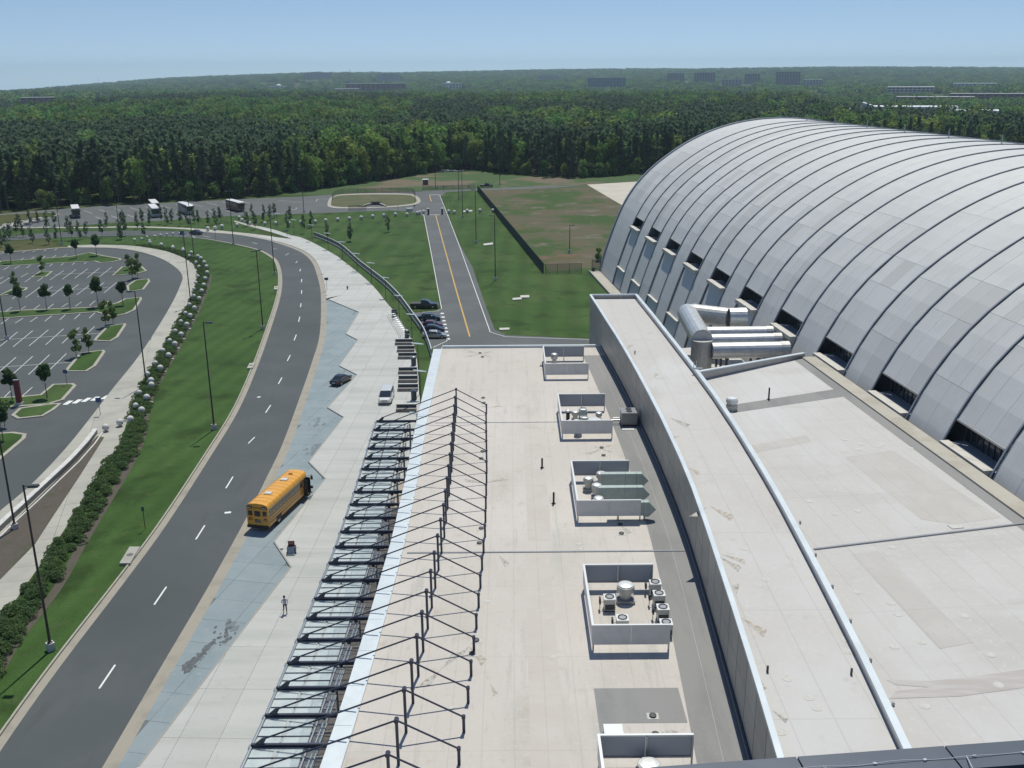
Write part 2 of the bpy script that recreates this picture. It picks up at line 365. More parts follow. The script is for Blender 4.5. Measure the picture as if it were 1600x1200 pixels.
for a, b in zip(zig[:-2], zig[1:-1]): kb.strip([a, b], .16, 0, .17)
kb.build("plaza_kerb", mat("kerb_dark", (.3, .29, .26), .8), kind="structure")
# far pavement beside the road and the path that climbs left
fp_top = smooth(GL([(-160, 366), (0, 356.3), (50, 354.8), (125, 355.2), (200, 354.2), (242, 354.7), (292, 356.5), (321, 358.6), (360, 362.3), (412, 367.8), (447.5, 373.8), (458, 374.2)]), 4)
fp_bot = smooth(GL([(-160, 368), (0, 357.8), (50, 356.3), (125, 356.8), (200, 355.9), (242, 356.6), (292, 359), (317, 362.6), (360, 366), (385, 369.3), (419, 375.5), (449, 382), (479, 394), (495.5, 409)]), 4)
B().prism(fp_top + GL([(462, 378), (480, 386), (500, 409)]) + fp_bot[::-1], 0, .1).build("pavement", WALK, kind="structure")
B().prism(GL([(366, 345), (382, 349), (404, 354), (401, 357), (384, 352.5), (366, 347)]), 0, .1).build("path", WALK, kind="structure")
# ---- parking-lot side
lot_edge = smooth(GL([(-200, 402), (0, 395), (60, 391), (105, 387.5), (150, 387.5), (175, 388), (212, 392.5), (250, 404), (275, 419), (285, 432.5), (282.5, 445), (270, 472.5), (245, 515), (215, 560), (175, 610), (137.5, 659), (100, 705), (50, 757.5), (0, 800), (-120, 900)]), 5)
B().sheet(lot_edge + GL([(-500, 900), (-500, 430)]), .014).build("parking_lot", ASPH, kind="structure")
walk_out = smooth(GL([(107, 384.5), (150, 383), (207.5, 384.8), (250, 391), (275, 398.5), (299, 410.5), (308, 424), (306.5, 439), (300.5, 460), (287, 486), (269, 520), (245, 560), (215, 612), (200, 655), (185, 700), (160, 735), (132, 780), (93, 841), (61, 887), (0, 976), (-120, 1160)]), 5)
n0 = 5 * 3
wk = lot_edge[n0:] + GL([(-200, 1160)]) + walk_out[::-1]
wb = B().sheet(wk, .02).build("footway", mat("footway_joint", (.25, .235, .2), .9), kind="structure")
slabs(wb, "slab", wk, 5.2, 3.0, radians(16), .0, .13, WALK, .03, lim=200)
B().strip(offset(lot_edge[:n0 + 1], -.5), .9, 0, .14).build("kerb", KERB, kind="structure")
bed = GL([(152, 683), (163, 685), (125, 745), (82, 810), (55, 852), (0, 908), (-80, 985), (-80, 915), (0, 842), (37, 802), (82, 758)])
B().prism(bed, 0, .17).build("mulch_bed", SOIL, kind="structure")
# lawn between footway hedge and road
hedge_r = GL([(329, 430), (320, 460), (302, 499), (281, 538), (257, 580), (233, 628), (222, 685), (200, 732), (180, 765), (150, 815), (125, 857), (89, 920), (28, 999), (0, 1046), (-60, 1130)])
rin_far = [p for p in offset(R_in, .86)]
lawn = rin_far[10:] + walk_out[::-1]
B().sheet(lawn, .008).build("lawn", GRASS, kind="structure")
B().sheet(GL([(0, 358), (125, 357), (242, 357), (292, 359.2), (317, 362.8), (300, 361.5), (242, 360.2), (120, 361.2), (0, 368)]), .008).build("lawn", GRASS, kind="structure")
# hedge bed soil line
B().strip(smooth(hedge_r, 4), .9, 0, .02).build("soil_edge", SOIL, kind="structure")
# lawns beyond the plaza
lawn2 = PZ_R + [(-11.6, 116), (-9.7, 122), (-9.7, 133)] + GL([(676, 545), (645, 497), (636, 487), (688, 480), (671, 383), (660, 336), (637, 330), (609, 329), (560, 330.6), (472, 334), (430, 335.6), (360, 337.5), (180, 348), (125, 352), (125, 355), (200, 354), (292, 356), (360, 362), (404, 366)])
B().sheet(lawn2, .008).build("lawn", GRASS2, kind="structure")
B().sheet(GL([(699, 300.6), (750, 298), (760, 306), (800, 352), (850, 410), (858, 425), (925, 423), (935, 424), (960, 460), (960, 528), (920, 528), (790, 523), (772, 515), (755, 470), (737, 417), (720, 381), (697, 329), (689, 306)]), .008).build("lawn", GRASS2, kind="structure")
B().sheet(GL([(750, 298), (860, 294), (916, 289), (976, 322), (1100, 420), (1100, 430), (935, 425), (858, 426), (850, 410), (800, 352), (760, 306)]), .006).build("field", FIELD, kind="structure")
B().prism(GL([(917, 288.5), (1040, 281), (1100, 330), (976, 323)]), 0, .03).build("concrete_apron", APRON, kind="structure")
# mound of grass and bare earth in front of the wood
B().sheet(GL([(440, 305), (480, 298.5), (500, 296.5), (572, 286), (642, 276), (689, 268.5), (750, 268), (787, 273), (898, 280), (1010, 273), (1010, 282), (918, 288), (860, 291), (747, 297), (660, 298), (575, 300.5), (504, 304.5)]), .01).build("verge", mat("verge_grass", (.04, .085, .016), .95, noise=[(.03, (.14, .11, .07), .48, .58), (.6, (.06, .085, .03), .5, .8)]), kind="structure")
# bus lot, cross road, access road
buslot = GL([(0, 334), (87.5, 327), (180, 320.8), (260, 317), (380, 311), (472.5, 307), (520, 304), (575, 301), (649, 299.5), (699, 299), (689, 306), (687, 306), (697.5, 331), (719, 383), (738, 417), (756, 470), (773, 515), (791, 523.5), (921, 529.5), (960, 530)]) + [(16, 128), (16, 120), (-9.6, 120), (-9.6, 130)] + GL([(676, 545), (645, 497), (638, 487), (650, 488.5), (672, 487), (690, 484), (671, 384), (661, 337), (650, 333.5), (637, 330), (609, 329), (560, 330.6), (472, 334), (430, 335.6), (360, 337.5), (250, 345), (180, 348), (125, 352), (40, 358), (0, 349)])
B().sheet(buslot, .014).build("road", ASPH2, kind="structure")
B().sheet(GL([(689, 300.6), (747, 297.6), (860, 294.2), (918, 289.2), (860, 290.8), (747, 295.2), (660, 298.2), (660, 300)]), .018).build("road", ASPH2, kind="structure")
B().sheet(GL([(-200, 345), (0, 336), (60, 332.7), (84, 333), (90, 335.5), (62, 345), (0, 352), (-200, 362)]), .03).build("traffic_island", ROUGH, kind="structure")
B().strip(smooth(GL([(-100, 340), (0, 336), (60, 332.7), (84, 333), (90, 335.5), (62, 345), (30, 350)]), 4), .6, 0, .14).build("kerb", KERB, kind="structure")
mk = B()
def line(pts, wd=.14, z=.024, m=0): mk.strip(pts, wd, z - .005, z, m)
line(GL([(662, 335), (672.5, 389), (690, 482.5), (683, 486), (660, 488)])); line(GL([(687, 305), (697.5, 331), (719, 387.5), (765, 516)])); line(smooth(GL([(765, 516), (767, 519), (786.5, 525), (800, 526.5), (921, 530.5)]), 3))
line(GL([(671, 304.5), (687, 304.3)]), .5); line(GL([(671, 335.6), (690, 335.6)]), .5)
line(GL([(686, 305), (696, 305.4)]), .12)
for i in range(4):
    for r_ in range(1): pass
for dx in range(11):      # slanting bays of the bus park, upper and lower row
    x = 131 + dx * 24.0; y = 329 - dx * 1.55
    line(GL([(x, y), (x + 13.5 + dx * .6, y + 4.6 - dx * .02)]))
    if dx < 10: x = 149 + dx * 25; y = 338.5 - dx * 1.5; line(GL([(x, y), (x + 11, y + 4.5)]))
line(GL([(435, 313), (447, 314), (472, 316)])); line(smooth(GL([(455, 327), (459, 328), (463, 326), (463, 324.5)]), 3)); line(GL([(496, 311), (519, 310.6)])); line(GL([(496, 311), (494, 315)]))
for k in range(8): line([G(688.5 + k * 1.35, 490 + k * 5.7), G(693.5 + k * 1.35, 489.7 + k * 5.7)], 1.0)
line(GL([(676.5, 543), (698, 533), (699.5, 529)]))
# stall lines of the car park
Z = 'LOT'
S4 = lambda *p: [G(x * .25, 360 + y * .25) for x, y in p]
st = [(155,322,245,265),(233,318,318,262),(312,310,398,252),(390,305,475,245),(467,300,548,240),(545,297,622,236),(622,290,698,230),(700,285,740,255),(335,276,720,258),
(75,430,110,405),(160,420,250,355),(237,415,330,350),(320,412,408,345),(400,408,490,338),(480,403,570,335),(568,395,650,325),(650,390,730,325),(280,380,690,355),
(30,510,75,480),(120,500,160,475),(210,495,250,465),(300,487,335,460),(385,480,425,455),(470,475,510,447),(560,470,595,440),(650,465,680,440),
(5,585,55,550),(95,580,145,548),(188,573,235,540),(280,568,325,533),(373,560,415,522),(465,555,505,518),(558,548,597,512),
(0,725,110,635),(82,728,205,627),(182,722,302,622),(285,716,398,615),(387,707,495,607),(495,690,592,600),(0,685,640,642),
(0,880,100,793),(68,910,205,787),(178,902,310,777),(293,890,415,770),(0,855,440,825),(25,1045,70,1000),(135,1040,203,980),
(20,248,60,225),(90,240,125,220),(165,235,195,215),(235,228,265,208),(308,225,335,205),(380,220,408,197),(452,215,480,192),(525,210,555,187),
(140,140,170,125),(205,135,240,115),(275,130,305,110),(340,125,365,108),(120,190,150,172),(190,182,215,165),(260,178,285,160),(325,172,350,155),(395,165,420,150),(0,335,70,290),(130,292,175,268),(-60,345,20,290),(50,150,90,130),(0,150,30,138)]
for a in st: line(S4(a[:2], a[2:]), .11)
for a in [(405,1090,445,1065),(462,1082,503,1057),(518,1072,562,1047),(577,1065,612,1040),(640,1055,680,1032)]: line(S4(a[:2], a[2:]), .75)
mk.build("road_marking", WHITEP, kind="structure")
mk = B(); line(GL([(680.6, 335.6), (692.5, 380), (713, 454), (734, 526)]), .28); line(GL([(671, 305), (674, 315)]), .3)
mk.build("road_marking", YELP, kind="structure")
isl = [[(-40,225),(0,195),(440,165),(560,140),(650,160),(755,178),(760,187),(700,200),(620,205),(590,195),(0,227)],
 [(190,298),(250,258),(330,258),(290,292)], [(-20,415),(70,372),(130,358),(175,360),(165,375),(110,392),(50,405)],
 [(700,285),(760,230),(880,220),(920,255),(860,272)], [(800,385),(790,350),(840,315),(930,305),(940,320),(900,372)],
 [(-40,556),(-40,515),(150,500),(640,480),(730,455),(780,430),(885,420),(888,434),(845,500),(790,525),(700,542),(600,514)],
 [(585,692),(600,670),(670,600),(785,585),(790,594),(740,670),(690,697)], [(405,885),(425,855),(500,770),(650,750),(660,762),(600,850),(540,885)],
 [(-40,1050),(140,1040),(250,1030),(330,965),(460,960),(480,972),(400,1062),(300,1092),(120,1105),(-40,1112)],
 [(70,1160),(120,1115),(180,1105),(330,1085),(385,1085),(340,1125),(270,1165),(110,1182)]]
IW = [S4(*p) for p in isl] + [GL([(-20, 679), (22, 676), (42, 679), (40, 686), (0, 720), (-20, 735)])]
def shrink(poly, f):
    cx = sum(p[0] for p in poly) / len(poly); cy = sum(p[1] for p in poly) / len(poly); o = []
    for x, y in poly:
        L = math.hypot(x - cx, y - cy); k = max(.5, 1 - f / L); o.append((cx + (x - cx) * k, cy + (y - cy) * k))
    return o
for poly in IW:
    kb2 = B().prism(poly, 0, .15).build("traffic_island", KERB, kind="structure")
    n = len(poly); pc = smooth(poly, 1, True)
    ar = sum(poly[i][0] * poly[(i + 1) % n][1] - poly[(i + 1) % n][0] * poly[i][1] for i in range(n))
    q = poly if ar < 0 else poly[::-1]
    cl = q + [q[0], q[1]]; ins = []
    for i in range(1, n + 1):
        a, b, c = cl[i - 1], cl[i], cl[i + 1]
        v1 = Vector((b[0] - a[0], b[1] - a[1])).normalized(); v2 = Vector((c[0] - b[0], c[1] - b[1])).normalized()
        nn = Vector((v1.y + v2.y, -(v1.x + v2.x))); nn = nn.normalized() if nn.length > .1 else Vector((v1.y, -v1.x))
        ins.append((b[0] + nn.x * .55, b[1] + nn.y * .55))
    B().sheet(ins, .156).build("turf", GRASS2, kb2)
# storm inlets at the kerb
for (a, b, c, d) in [((187, 884), (203, 858), (219, 858), (204, 884)), ((386, 578), (390, 570), (399, 569), (395, 577)), ((428, 454), (429, 449), (435, 449), (434, 454))]:
    P_ = GL([a, b, c, d]); t = thing("storm_drain_inlet", {187: "large pale concrete drain inlet on the lawn kerb nearest the camera", 386: "concrete drain inlet on the lawn kerb beside the bend", 428: "farthest concrete drain inlet where the lawn kerb straightens"}[a[0]], "drain", (P_[0][0], P_[0][1], 0))
    B().prism(P_, .01, .3).build("lid", WALK, t); c_ = (sum(p[0] for p in P_) / 4, sum(p[1] for p in P_) / 4)
    B().lathe((c_[0], c_[1], .302), [(.32, 0), (.32, .02)], 14).build("manhole_cover", mat("cast_iron", (.12, .12, .12), .6), t)
# concrete pads in the lawns
padm = mat("pad_concrete", (.5, .49, .45), .8)
for i, (q, lb_) in enumerate([(((801, 467), (815, 466), (815, 469), (801, 470)), "left slab of the pale pair lying in the lawn right of the access road"), (((813, 463), (827, 462.5), (827, 466), (813, 466.3)), "right slab of the pale pair lying in the lawn right of the access road"), (((780, 514), (796, 513.5), (796, 516.5), (781, 517)), "pale concrete headwall in the lawn at the junction corner"), (((755, 382), (770, 380), (770, 383), (756, 384.5)), "pale concrete strip in the lawn beside a lamp post"), (((724, 330), (738, 329), (738, 331), (724, 332)), "farthest pale concrete strip among the white balls")]):
    P_ = GL(q); B().prism(P_, .01, .22).build("concrete_pad", padm, label=lb_, cat="concrete slab")
stn = B()
for i in range(130):
    f = rnd.random() ** 1.3; px, py = 290 + 46 * f + rnd.gauss(0, 3.2 * (1 - f * .6)), 1046 - 46 * f + rnd.gauss(0, 3.0 * (1 - f * .6))
    if i > 104: px, py = 336 + 30 * rnd.random() + rnd.gauss(0, 1.5), 1004 - 32 * (px - 290) / 46 + rnd.gauss(0, 2)
    q = G(px, py, .036); r_ = rnd.uniform(.05, .26); a0 = rnd.uniform(0, 6)
    stn.sheet([(q[0] + r_ * rnd.uniform(.6, 1.2) * cos(a0 + k * .9), q[1] + r_ * 1.6 * rnd.uniform(.6, 1.2) * sin(a0 + k * .9)) for k in range(7)], .038 + i * .00008)
stn.build("oil_stain", STAIN, kind="structure")
stn = B()
for i in range(60):
    cx_, cy_ = rnd.choice([(487, 704), (497, 697), (360, 976), (497, 662)]); q = G(cx_ + rnd.gauss(0, 5), cy_ + rnd.gauss(0, 4), .036); r_ = rnd.uniform(.08, .35); a0 = rnd.uniform(0, 6)
    stn.sheet([(q[0] + r_ * rnd.uniform(.6, 1.2) * cos(a0 + k * .9), q[1] + r_ * 1.8 * rnd.uniform(.6, 1.2) * sin(a0 + k * .9)) for k in range(7)], .0365 + i * .00008)
stn.build("oil_stain", mat("faint_stain", (.14, .17, .18), .7), kind="structure")
# ================================================================== BUILDINGS
ROOF_L = mat("roof_membrane_cream", (.505, .462, .415), .85, noise=[(.06, (.55, .51, .465), .4, .65), (.22, (.46, .43, .38), .50, .7, (1, .4, 1)), (.5, (.41, .355, .29), .56, .78), (1.6, (.43, .395, .34), .56, .76, (1.6, .5, 1)), (.35, (.43, .41, .37), .55, .7, (3, .25, 1)), (4, (.55, .52, .48), .5, .8)], extra=seams(1.9, .87, radians(0), .05, 9.5))
ROOF_U = mat("roof_membrane_grey", (.49, .465, .435), .85, noise=[(.05, (.53, .52, .50), .4, .65), (.25, (.47, .445, .42), .5, .7, (1, .25, 1)), (.6, (.42, .39, .35), .58, .8), (2.2, (.45, .43, .40), .6, .78, (1, .3, 1)), (3, (.54, .53, .51), .5, .8)], extra=seams(2.4, .84, radians(0), .06, 11))
ROOF_R = mat("roof_membrane_pale", (.485, .465, .44), .85, noise=[(.07, (.53, .53, .515), .42, .62, (1, .3, 1), radians(-5.5)), (.16, (.45, .43, .405), .5, .68, (.35, 1, 1), radians(-5)), (2.5, (.53, .52, .50), .5, .8)], extra=seams(2.2, .86, radians(-5.5), .06, 9))
PAD = mat("walkway_membrane", (.25, .245, .235), .85, noise=[(.3, (.21, .205, .2), .45, .65, (1, .2, 1)), (5, (.28, .27, .26), .5, .8)])
WMET = mat("white_coping_metal", (.62, .67, .69), .42, .1, noise=(.4, (.56, .61, .63), .4, .6))
WALLP = mat("grey_wall_panel", (.30, .30, .285), .42, .25, rand=.09, noise=[(.5, (.26, .26, .245), .4, .65), (.9, (.34, .34, .33), .55, .75, (.4, 1, 3))])
DARKJ = mat("panel_joint", (.05, .055, .06), .7)
GREYM = mat("grey_metal", (.36, .37, .385), .4, .6, noise=(1, (.32, .33, .35), .4, .6))
TRUSS = mat("dark_steel_paint", (.042, .048, .075), .38, .1, noise=(2, (.042, .045, .07), .5, .7))
STEELG = mat("galvanised_steel", (.45, .48, .49), .35, .8)
DARKG = mat("dark_glass", (.02, .027, .032), .08, spec=.8)
FACADE = mat("facade_concrete", (.33, .31, .28), .8, noise=(.6, (.29, .27, .25), .4, .7))
CON2 = mat("ledge_concrete", (.42, .39, .33), .85, noise=[(.4, (.36, .33, .27), .45, .65), (2, (.3, .27, .2), .6, .8)])

WX = {145: 11.8, 137: 12.3, 130: 12.7, 120: 13.3, 112: 13.68, 105: 13.95, 97: 14.2, 90: 14.38, 80: 14.48, 73: 14.4, 66: 14.17, 60: 13.9, 54: 13.62, 47: 13.25, 40: 12.8, 30: 12.0, 20: 11.1}
PX = {145: 18.8, 132: 19.5, 119: 20.1, 107: 20.65, 97: 21.0, 87: 21.13, 77: 21.07, 71: 20.95, 62: 20.6, 58: 20.42, 53: 20.18, 48: 19.9, 44: 19.6, 40: 19.3, 30: 18.4, 20: 17.4}
CY = {20: -2.4, 30: -1.8, 42: -1.0, 52: -.5, 63: -.2, 75: 0, 88: -.15, 103: -.55, 137: -.9}
# --- low entrance building
ys = list(range(22, 134, 4)) + [134.2]
eb = thing("entrance_building", "long low entrance hall with flat cream roof and steel canopy frames along its left side", "building", (2, 78, 0))
left = [(-8.95 + interp(CY, y), y) for y in ys]
right = [(interp(WX, y) - .02, y) for y in ys]
B().prism(left + right[::-1], 0, 10.0).build("roof", ROOF_L, eb)
B().prism([(-8.95 + interp(CY, 134.2), 134.22)] + [(12.5, 134.22), (12.5, 134.62), (-8.95 + interp(CY, 134.2), 134.62)], 0, 10.32).build("parapet", WMET, eb)
fa = B(); n = len(left)
o1 = [(x - 1.25, y) for x, y in left]
fa.strip([(x - .02, y) for x, y in left], .12, 9.9, 10.16); 
fa.build("coping", WMET, eb)
for i in range(n - 1):       # gutter fascia in sheets, each a part
    a, b = left[i], left[i + 1]
    q = [(a[0] - 1.22, a[1] + .015), (a[0] - .09, a[1] + .015), (b[0] - .09, b[1] - .015), (b[0] - 1.22, b[1] - .015)]
    B().add([(x, y, z) for z in (9.6, 9.93) for x, y in q], [(3, 2, 1, 0), (4, 5, 6, 7), (0, 1, 5, 4), (1, 2, 6, 5), (2, 3, 7, 6), (3, 0, 4, 7)]).build("fascia_panel", WMET, eb)
B().strip([(x - .95, y) for x, y in left], .3, 0, 9.6).build("wall", FACADE, eb)
for i in range(0, n - 1):
    a, b = left[i], left[i + 1]
    for z in (0.2, 3.3, 6.4):
        B().strip([(a[0] - 1.12, a[1] + .25), (b[0] - 1.12, b[1] - .25)], .06, z, z + 2.9).build("window", DARKG, eb)
rb = B()
pad_l = [(interp(WX, y) - 3.0 + .0, y) for y in ys[:-1]]; pad_m = [(interp(WX, y) - 1.5, y) for y in ys[:-1]]; pad_r = [(interp(WX, y) - .05, y) for y in ys[:-1]]
B().sheet(pad_l + pad_m[::-1], 10.006).build("walkway_strip", PAD, eb)
B().sheet([(x + .02, y) for x, y in pad_m] + pad_r[::-1], 10.006).build("walkway_strip", PAD, eb)
B().sheet([(5.0, 49.9), (5.0, 53.4), (10.3, 53.4), (10.3, 49.9)], 10.011).build("walkway_strip", PAD, eb)
B().sheet([(5.0, 46.8), (5.0, 49.85), (6.3, 49.85), (6.3, 46.8)], 10.011).build("walkway_strip", PAD, eb)
B().box(-8.6, 71.9, 10.0, 13.9, 72.05, 10.07).build("expansion_joint", GREYM, eb)
B().box(-8.6, 103.0, 10.0, 14.0, 103.1, 10.04).build("expansion_joint", GREYM, eb)
STD = mat("dirt_stain_brown", (.36, .31, .24), .9, noise=(3.5, (.475, .45, .405), .42, .58)); STD2 = mat("dirt_stain_dark", (.27, .245, .21), .9, noise=(4.0, (.465, .445, .405), .40, .55))
def stainfan(par, x, y, z, ang, L_, wd, m):
    p = [(x, y), (x + cos(ang - wd) * L_, y + sin(ang - wd) * L_), (x + cos(ang + wd) * L_ * .8, y + sin(ang + wd) * L_ * .8)]
    B().sheet([p[0]] + smooth(p[1:] , 3), z).build("dirt_stain", m, par)
for i, (px, py, dirs) in enumerate([(940, 702, (220, 320, 130, 50)), (1020, 1118, (112, 68)), (1024, 1149, (20,)), (969, 820, (290,)), (780, 868, (292,)), (766, 1068, (288,)), (750, 553, (40, 140, 220, 320)), (766, 637, (150, 30)), (758, 755, (160, 30)), (690, 1045, (62, 242)), (733, 1010, (240, 300))]):
    x, y = G(px, py, 10)
    for d in dirs: stainfan(eb, x, y, 10.008 + .0005 * i, radians(d), rnd.uniform(1.2, 2.6), .16, rnd.choice((STD, STD2)))
DR = mat("drain_iron", (.06, .06, .06), .6); PATCH = mat("drain_patch", (.54, .525, .49), .8, noise=(5, (.48, .46, .42), .4, .6))
for px, py in [(940, 700), (943, 712), (1020, 1119), (1024, 1148), (969, 820), (971, 834), (755, 622), (756, 630), (754, 706), (752, 717), (752, 826), (749, 849), (744, 1001), (738, 1022), (750, 552), (754, 558), (846, 572)]:
    x, y = G(px, py, 10); B().obox((x, y, 10.0), .7, .6, .02, 0).build("drain_flashing", PATCH, eb); B().lathe((x, y, 10.03), [(.22, 0), (.22, .08), (.1, .12)], 12).build("drain", DR, eb)
for px, py in [(760, 940), (846, 930), (820, 545), (835, 573), (906, 858), (820, 862), (706, 1106), (664, 1070), (866, 1026), (780, 645), (790, 646), (830, 700), (836, 742), (905, 850), (700, 870), (780, 780)]:
    x, y = G(px, py, 10); B().obox((x, y, 10.0), rnd.uniform(.25, .5), rnd.uniform(.2, .4), .012, rnd.random()).build("patch", PATCH, eb)

# --- raised middle block with the long curved metal wall
ys2 = [22 + 3.0 * i for i in range(42)]
cb = thing("raised_block", "long raised block with curved grey panel wall and pale flat roof between white parapets", "building", (16, 85, 0))
Lw = [(interp(WX, y), y) for y in ys2]; Rw = [(interp(PX, y), y) for y in ys2]
B().prism([(x + .12, y) for x, y in Lw] + Rw[::-1], 0, 14.55).build("roof", ROOF_U, cb)
ye = ys2[-1]
for i in range(len(Lw) - 1):
    a, b = Lw[i], Lw[i + 1]
    for z0, z1 in ((10.55, 12.8), (12.83, 15.02)) if b[1] < 134 else ((0, 5), (5.03, 10.0), (10.03, 12.8), (12.83, 15.02)):
        q = [(a[0], a[1] + .035), (a[0] + .1, a[1] + .035), (b[0] + .1, b[1] - .035), (b[0], b[1] - .035)]
        B().add([(x, y, z) for z in (z0, z1) for x, y in q], [(3, 2, 1, 0), (4, 5, 6, 7), (0, 1, 5, 4), (1, 2, 6, 5), (2, 3, 7, 6), (3, 0, 4, 7)]).build("wall_panel", WALLP, cb)
B().strip([(x + .16, y) for x, y in Lw], .1, 10.0, 15.0).build("wall_backing", DARKJ, cb)
B().strip([(x - .09, y) for x, y in Lw if y < 134], .16, 9.99, 10.5).build("wall_base_flashing", mat("dark_flashing", (.08, .1, .13), .5, .3), cb)
B().strip([(x + .1, y) for x, y in Lw], .34, 15.03, 15.2).build("parapet_cap", WMET, cb)
B().strip([(x - .05, y) for x, y in Rw], .42, 15.0, 15.2).build("parapet_cap", WMET, cb)
B().strip([(x - .05, y) for x, y in Rw], .3, 13.0, 15.0).build("parapet", GREYM, cb)
B().box(Lw[-1][0] - .02, ye - .02, 15.03, Rw[-1][0] + .1, ye + .3, 15.22).build("parapet_cap", WMET, cb)
nx = 3
for i in range(nx):
    for z0, z1 in ((0, 5), (5.03, 10), (10.03, 15)):
        w_ = (Rw[-1][0] - Lw[-1][0]) / nx
        B().box(Lw[-1][0] + i * w_ + .02, ye + .02, z0, Lw[-1][0] + (i + 1) * w_ - .02, ye + .2, z1).build("wall_panel", WALLP, cb)
for i, (px, py, d, L_) in enumerate([(1045, 652, 300, 3.4), (1043, 690, 55, 2), (1022, 590, 70, 1.6), (1070, 728, 300, 2.2), (1104, 792, 235, 2.4), (1108, 790, 300, 3), (1124, 870, 300, 2.4), (1128, 866, 320, 2.0), (1151, 930, 80, 1.6), (1158, 965, 300, 2.4), (1152, 955, 265, 1.6), (1187, 1060, 270, 1.2), (1207, 1110, 300, 1.2), (980, 545, 70, 2.2)]):
    x, y = G(px, py, 14.55); stainfan(cb, x, y, 14.556 + .0005 * i, radians(d), L_, .17, STD if i % 2 else STD2)
for px, py in [(1141, 863), (1196, 905), (1163, 857), (1322, 1000), (1326, 1018), (1230, 1060), (1264, 1090), (1276, 1106), (1220, 1144)]:
    x, y = G(px, py, 14.55); B().lathe((x, y, 14.55), [(.3, 0), (.3, .012)], 12).build("patch", PATCH, cb)
for (px, py) in [(1199, 1050), (1330, 1054), (992, 553), (969, 466)]:
    x, y = G(px, py, 14.55); B().tube((x, y, 14.55), (x, y, 14.95), .07).build("vent_pipe", DR, cb)

# --- the vaulted hangar, in its own axes: u across, s along from the far end toward the tower
AZ = radians(-5.5); AX = Vector((sin(AZ), cos(AZ))); NX = Vector((AX.y, -AX.x)); OO = Vector((22.3, 240.2))
def H3(u, s, z): p = OO + NX * u - AX * s; return (p.x, p.y, z)
prof0 = [(-.45, 0), (.55, 4), (1.85, 8), (3.3, 12.1), (5.2, 16.5), (7.7, 20.5), (11, 24.2), (15.2, 27.6), (20.4, 30.9), (26, 33.4), (32, 35.1), (38, 35.95), (43, 36.15)]
arch = smooth(prof0, 4); arch = arch + [(86 - u, z) for u, z in arch[::-1][1:]]
# arc-length resample
acc = [0]
for a, b in zip(arch[:-1], arch[1:]): acc.append(acc[-1] + math.hypot(b[0] - a[0], b[1] - a[1]))
def arc(t): return (float(np.interp(t, acc, [p[0] for p in arch])), float(np.interp(t, acc, [p[1] for p in arch])))
TL = acc[-1]
def arcn(t):
    a = arc(max(0, t - .3)); b = arc(min(TL, t + .3)); dx, dz = b[0] - a[0], b[1] - a[1]; L = math.hypot(dx, dz)
    return (-dz / L, dx / L)
def arco(t, off): p = arc(t); nn = arcn(t); return (p[0] + nn[0] * off, p[1] + nn[1] * off)
hg = thing("vaulted_hangar", "huge barrel vaulted hangar clad in silver grey metal with arched ribs and slot windows", "hangar", H3(43, 100, 0))
MPAN = mat("vault_metal_panel", (.55, .55, .53), .55, .03, rand=.02, noise=[(.6, (.525, .525, .51), .42, .62), (.12, (.565, .565, .55), .45, .7)], extra=seams(None, .90, radians(-5.5), .05, .62))
MPAN2 = mat("vault_metal_panel_dull", (.495, .49, .47), .55, .05, rand=.03, noise=[(.6, (.50, .495, .475), .42, .62)], extra=seams(None, .90, radians(-5.5), .05, .62))
RIBM = mat("vault_rib", (.30, .33, .37), .5, .3)
LEDGE = mat("window_ledge", (.56, .53, .47), .8, noise=(.8, (.4, .37, .32), .5, .7))
PER = 15.35; S0 = 15.8; WW = 8.3
edges = [0.0, 0.55]   # s limits of the bays
bays = []
s = S0 - PER
bays.append((0.35, S0 - PER + WW, True)) if False else None
k = -1
bounds = []
for k in range(-1, 13):
    a = S0 + PER * k; bounds.append((a, a + WW, 'w')); bounds.append((a + WW, a + PER, 's'))
bays = [(.3, S0, 's')] + [(a, b, t) for a, b, t in bounds if a >= S0 and a < 205]
T_ZS = [t for t in np.arange(0, TL, .1)]
def t_at(z): return float(np.interp(z, [arc(t)[1] for t in np.arange(0, TL / 2, .1)], np.arange(0, TL / 2, .1)))
t_sill, t_head, t_low = t_at(13.5), t_at(15.7), t_at(4.6)
def shell(bu, s0, s1, t0, t1, off, thick=.12, n=None, seams_=0):
    """curved plate between two arc positions"""
    n = n or max(1, int((t1 - t0) / 2.2))
    cols = [s0 + (s1 - s0) * i / max(1, seams_) for i in range(max(1, seams_) + 1)]
    A = [arco(t0 + (t1 - t0) * i / n, off) for i in range(n + 1)]; Bq = [arco(t0 + (t1 - t0) * i / n, off - thick) for i in range(n + 1)]
    v = []; f = []
    for (u, z) in A: v += [H3(u, s0, z), H3(u, s1, z)]
    for (u, z) in Bq: v += [H3(u, s0, z), H3(u, s1, z)]
    N2 = 2 * (n + 1)
    for i in range(n):
        f.append((2 * i, 2 * i + 1, 2 * i + 3, 2 * i + 2)); f.append((2 * i, 2 * i + 2, N2 + 2 * i + 2, N2 + 2 * i)); f.append((2 * i + 3, 2 * i + 1, N2 + 2 * i + 1, N2 + 2 * i + 3))
    f.append((1, 0, N2, N2 + 1)); f.append((2 * n, 2 * n + 1, N2 + 2 * n + 1, N2 + 2 * n))
    bu.add(v, f); return bu
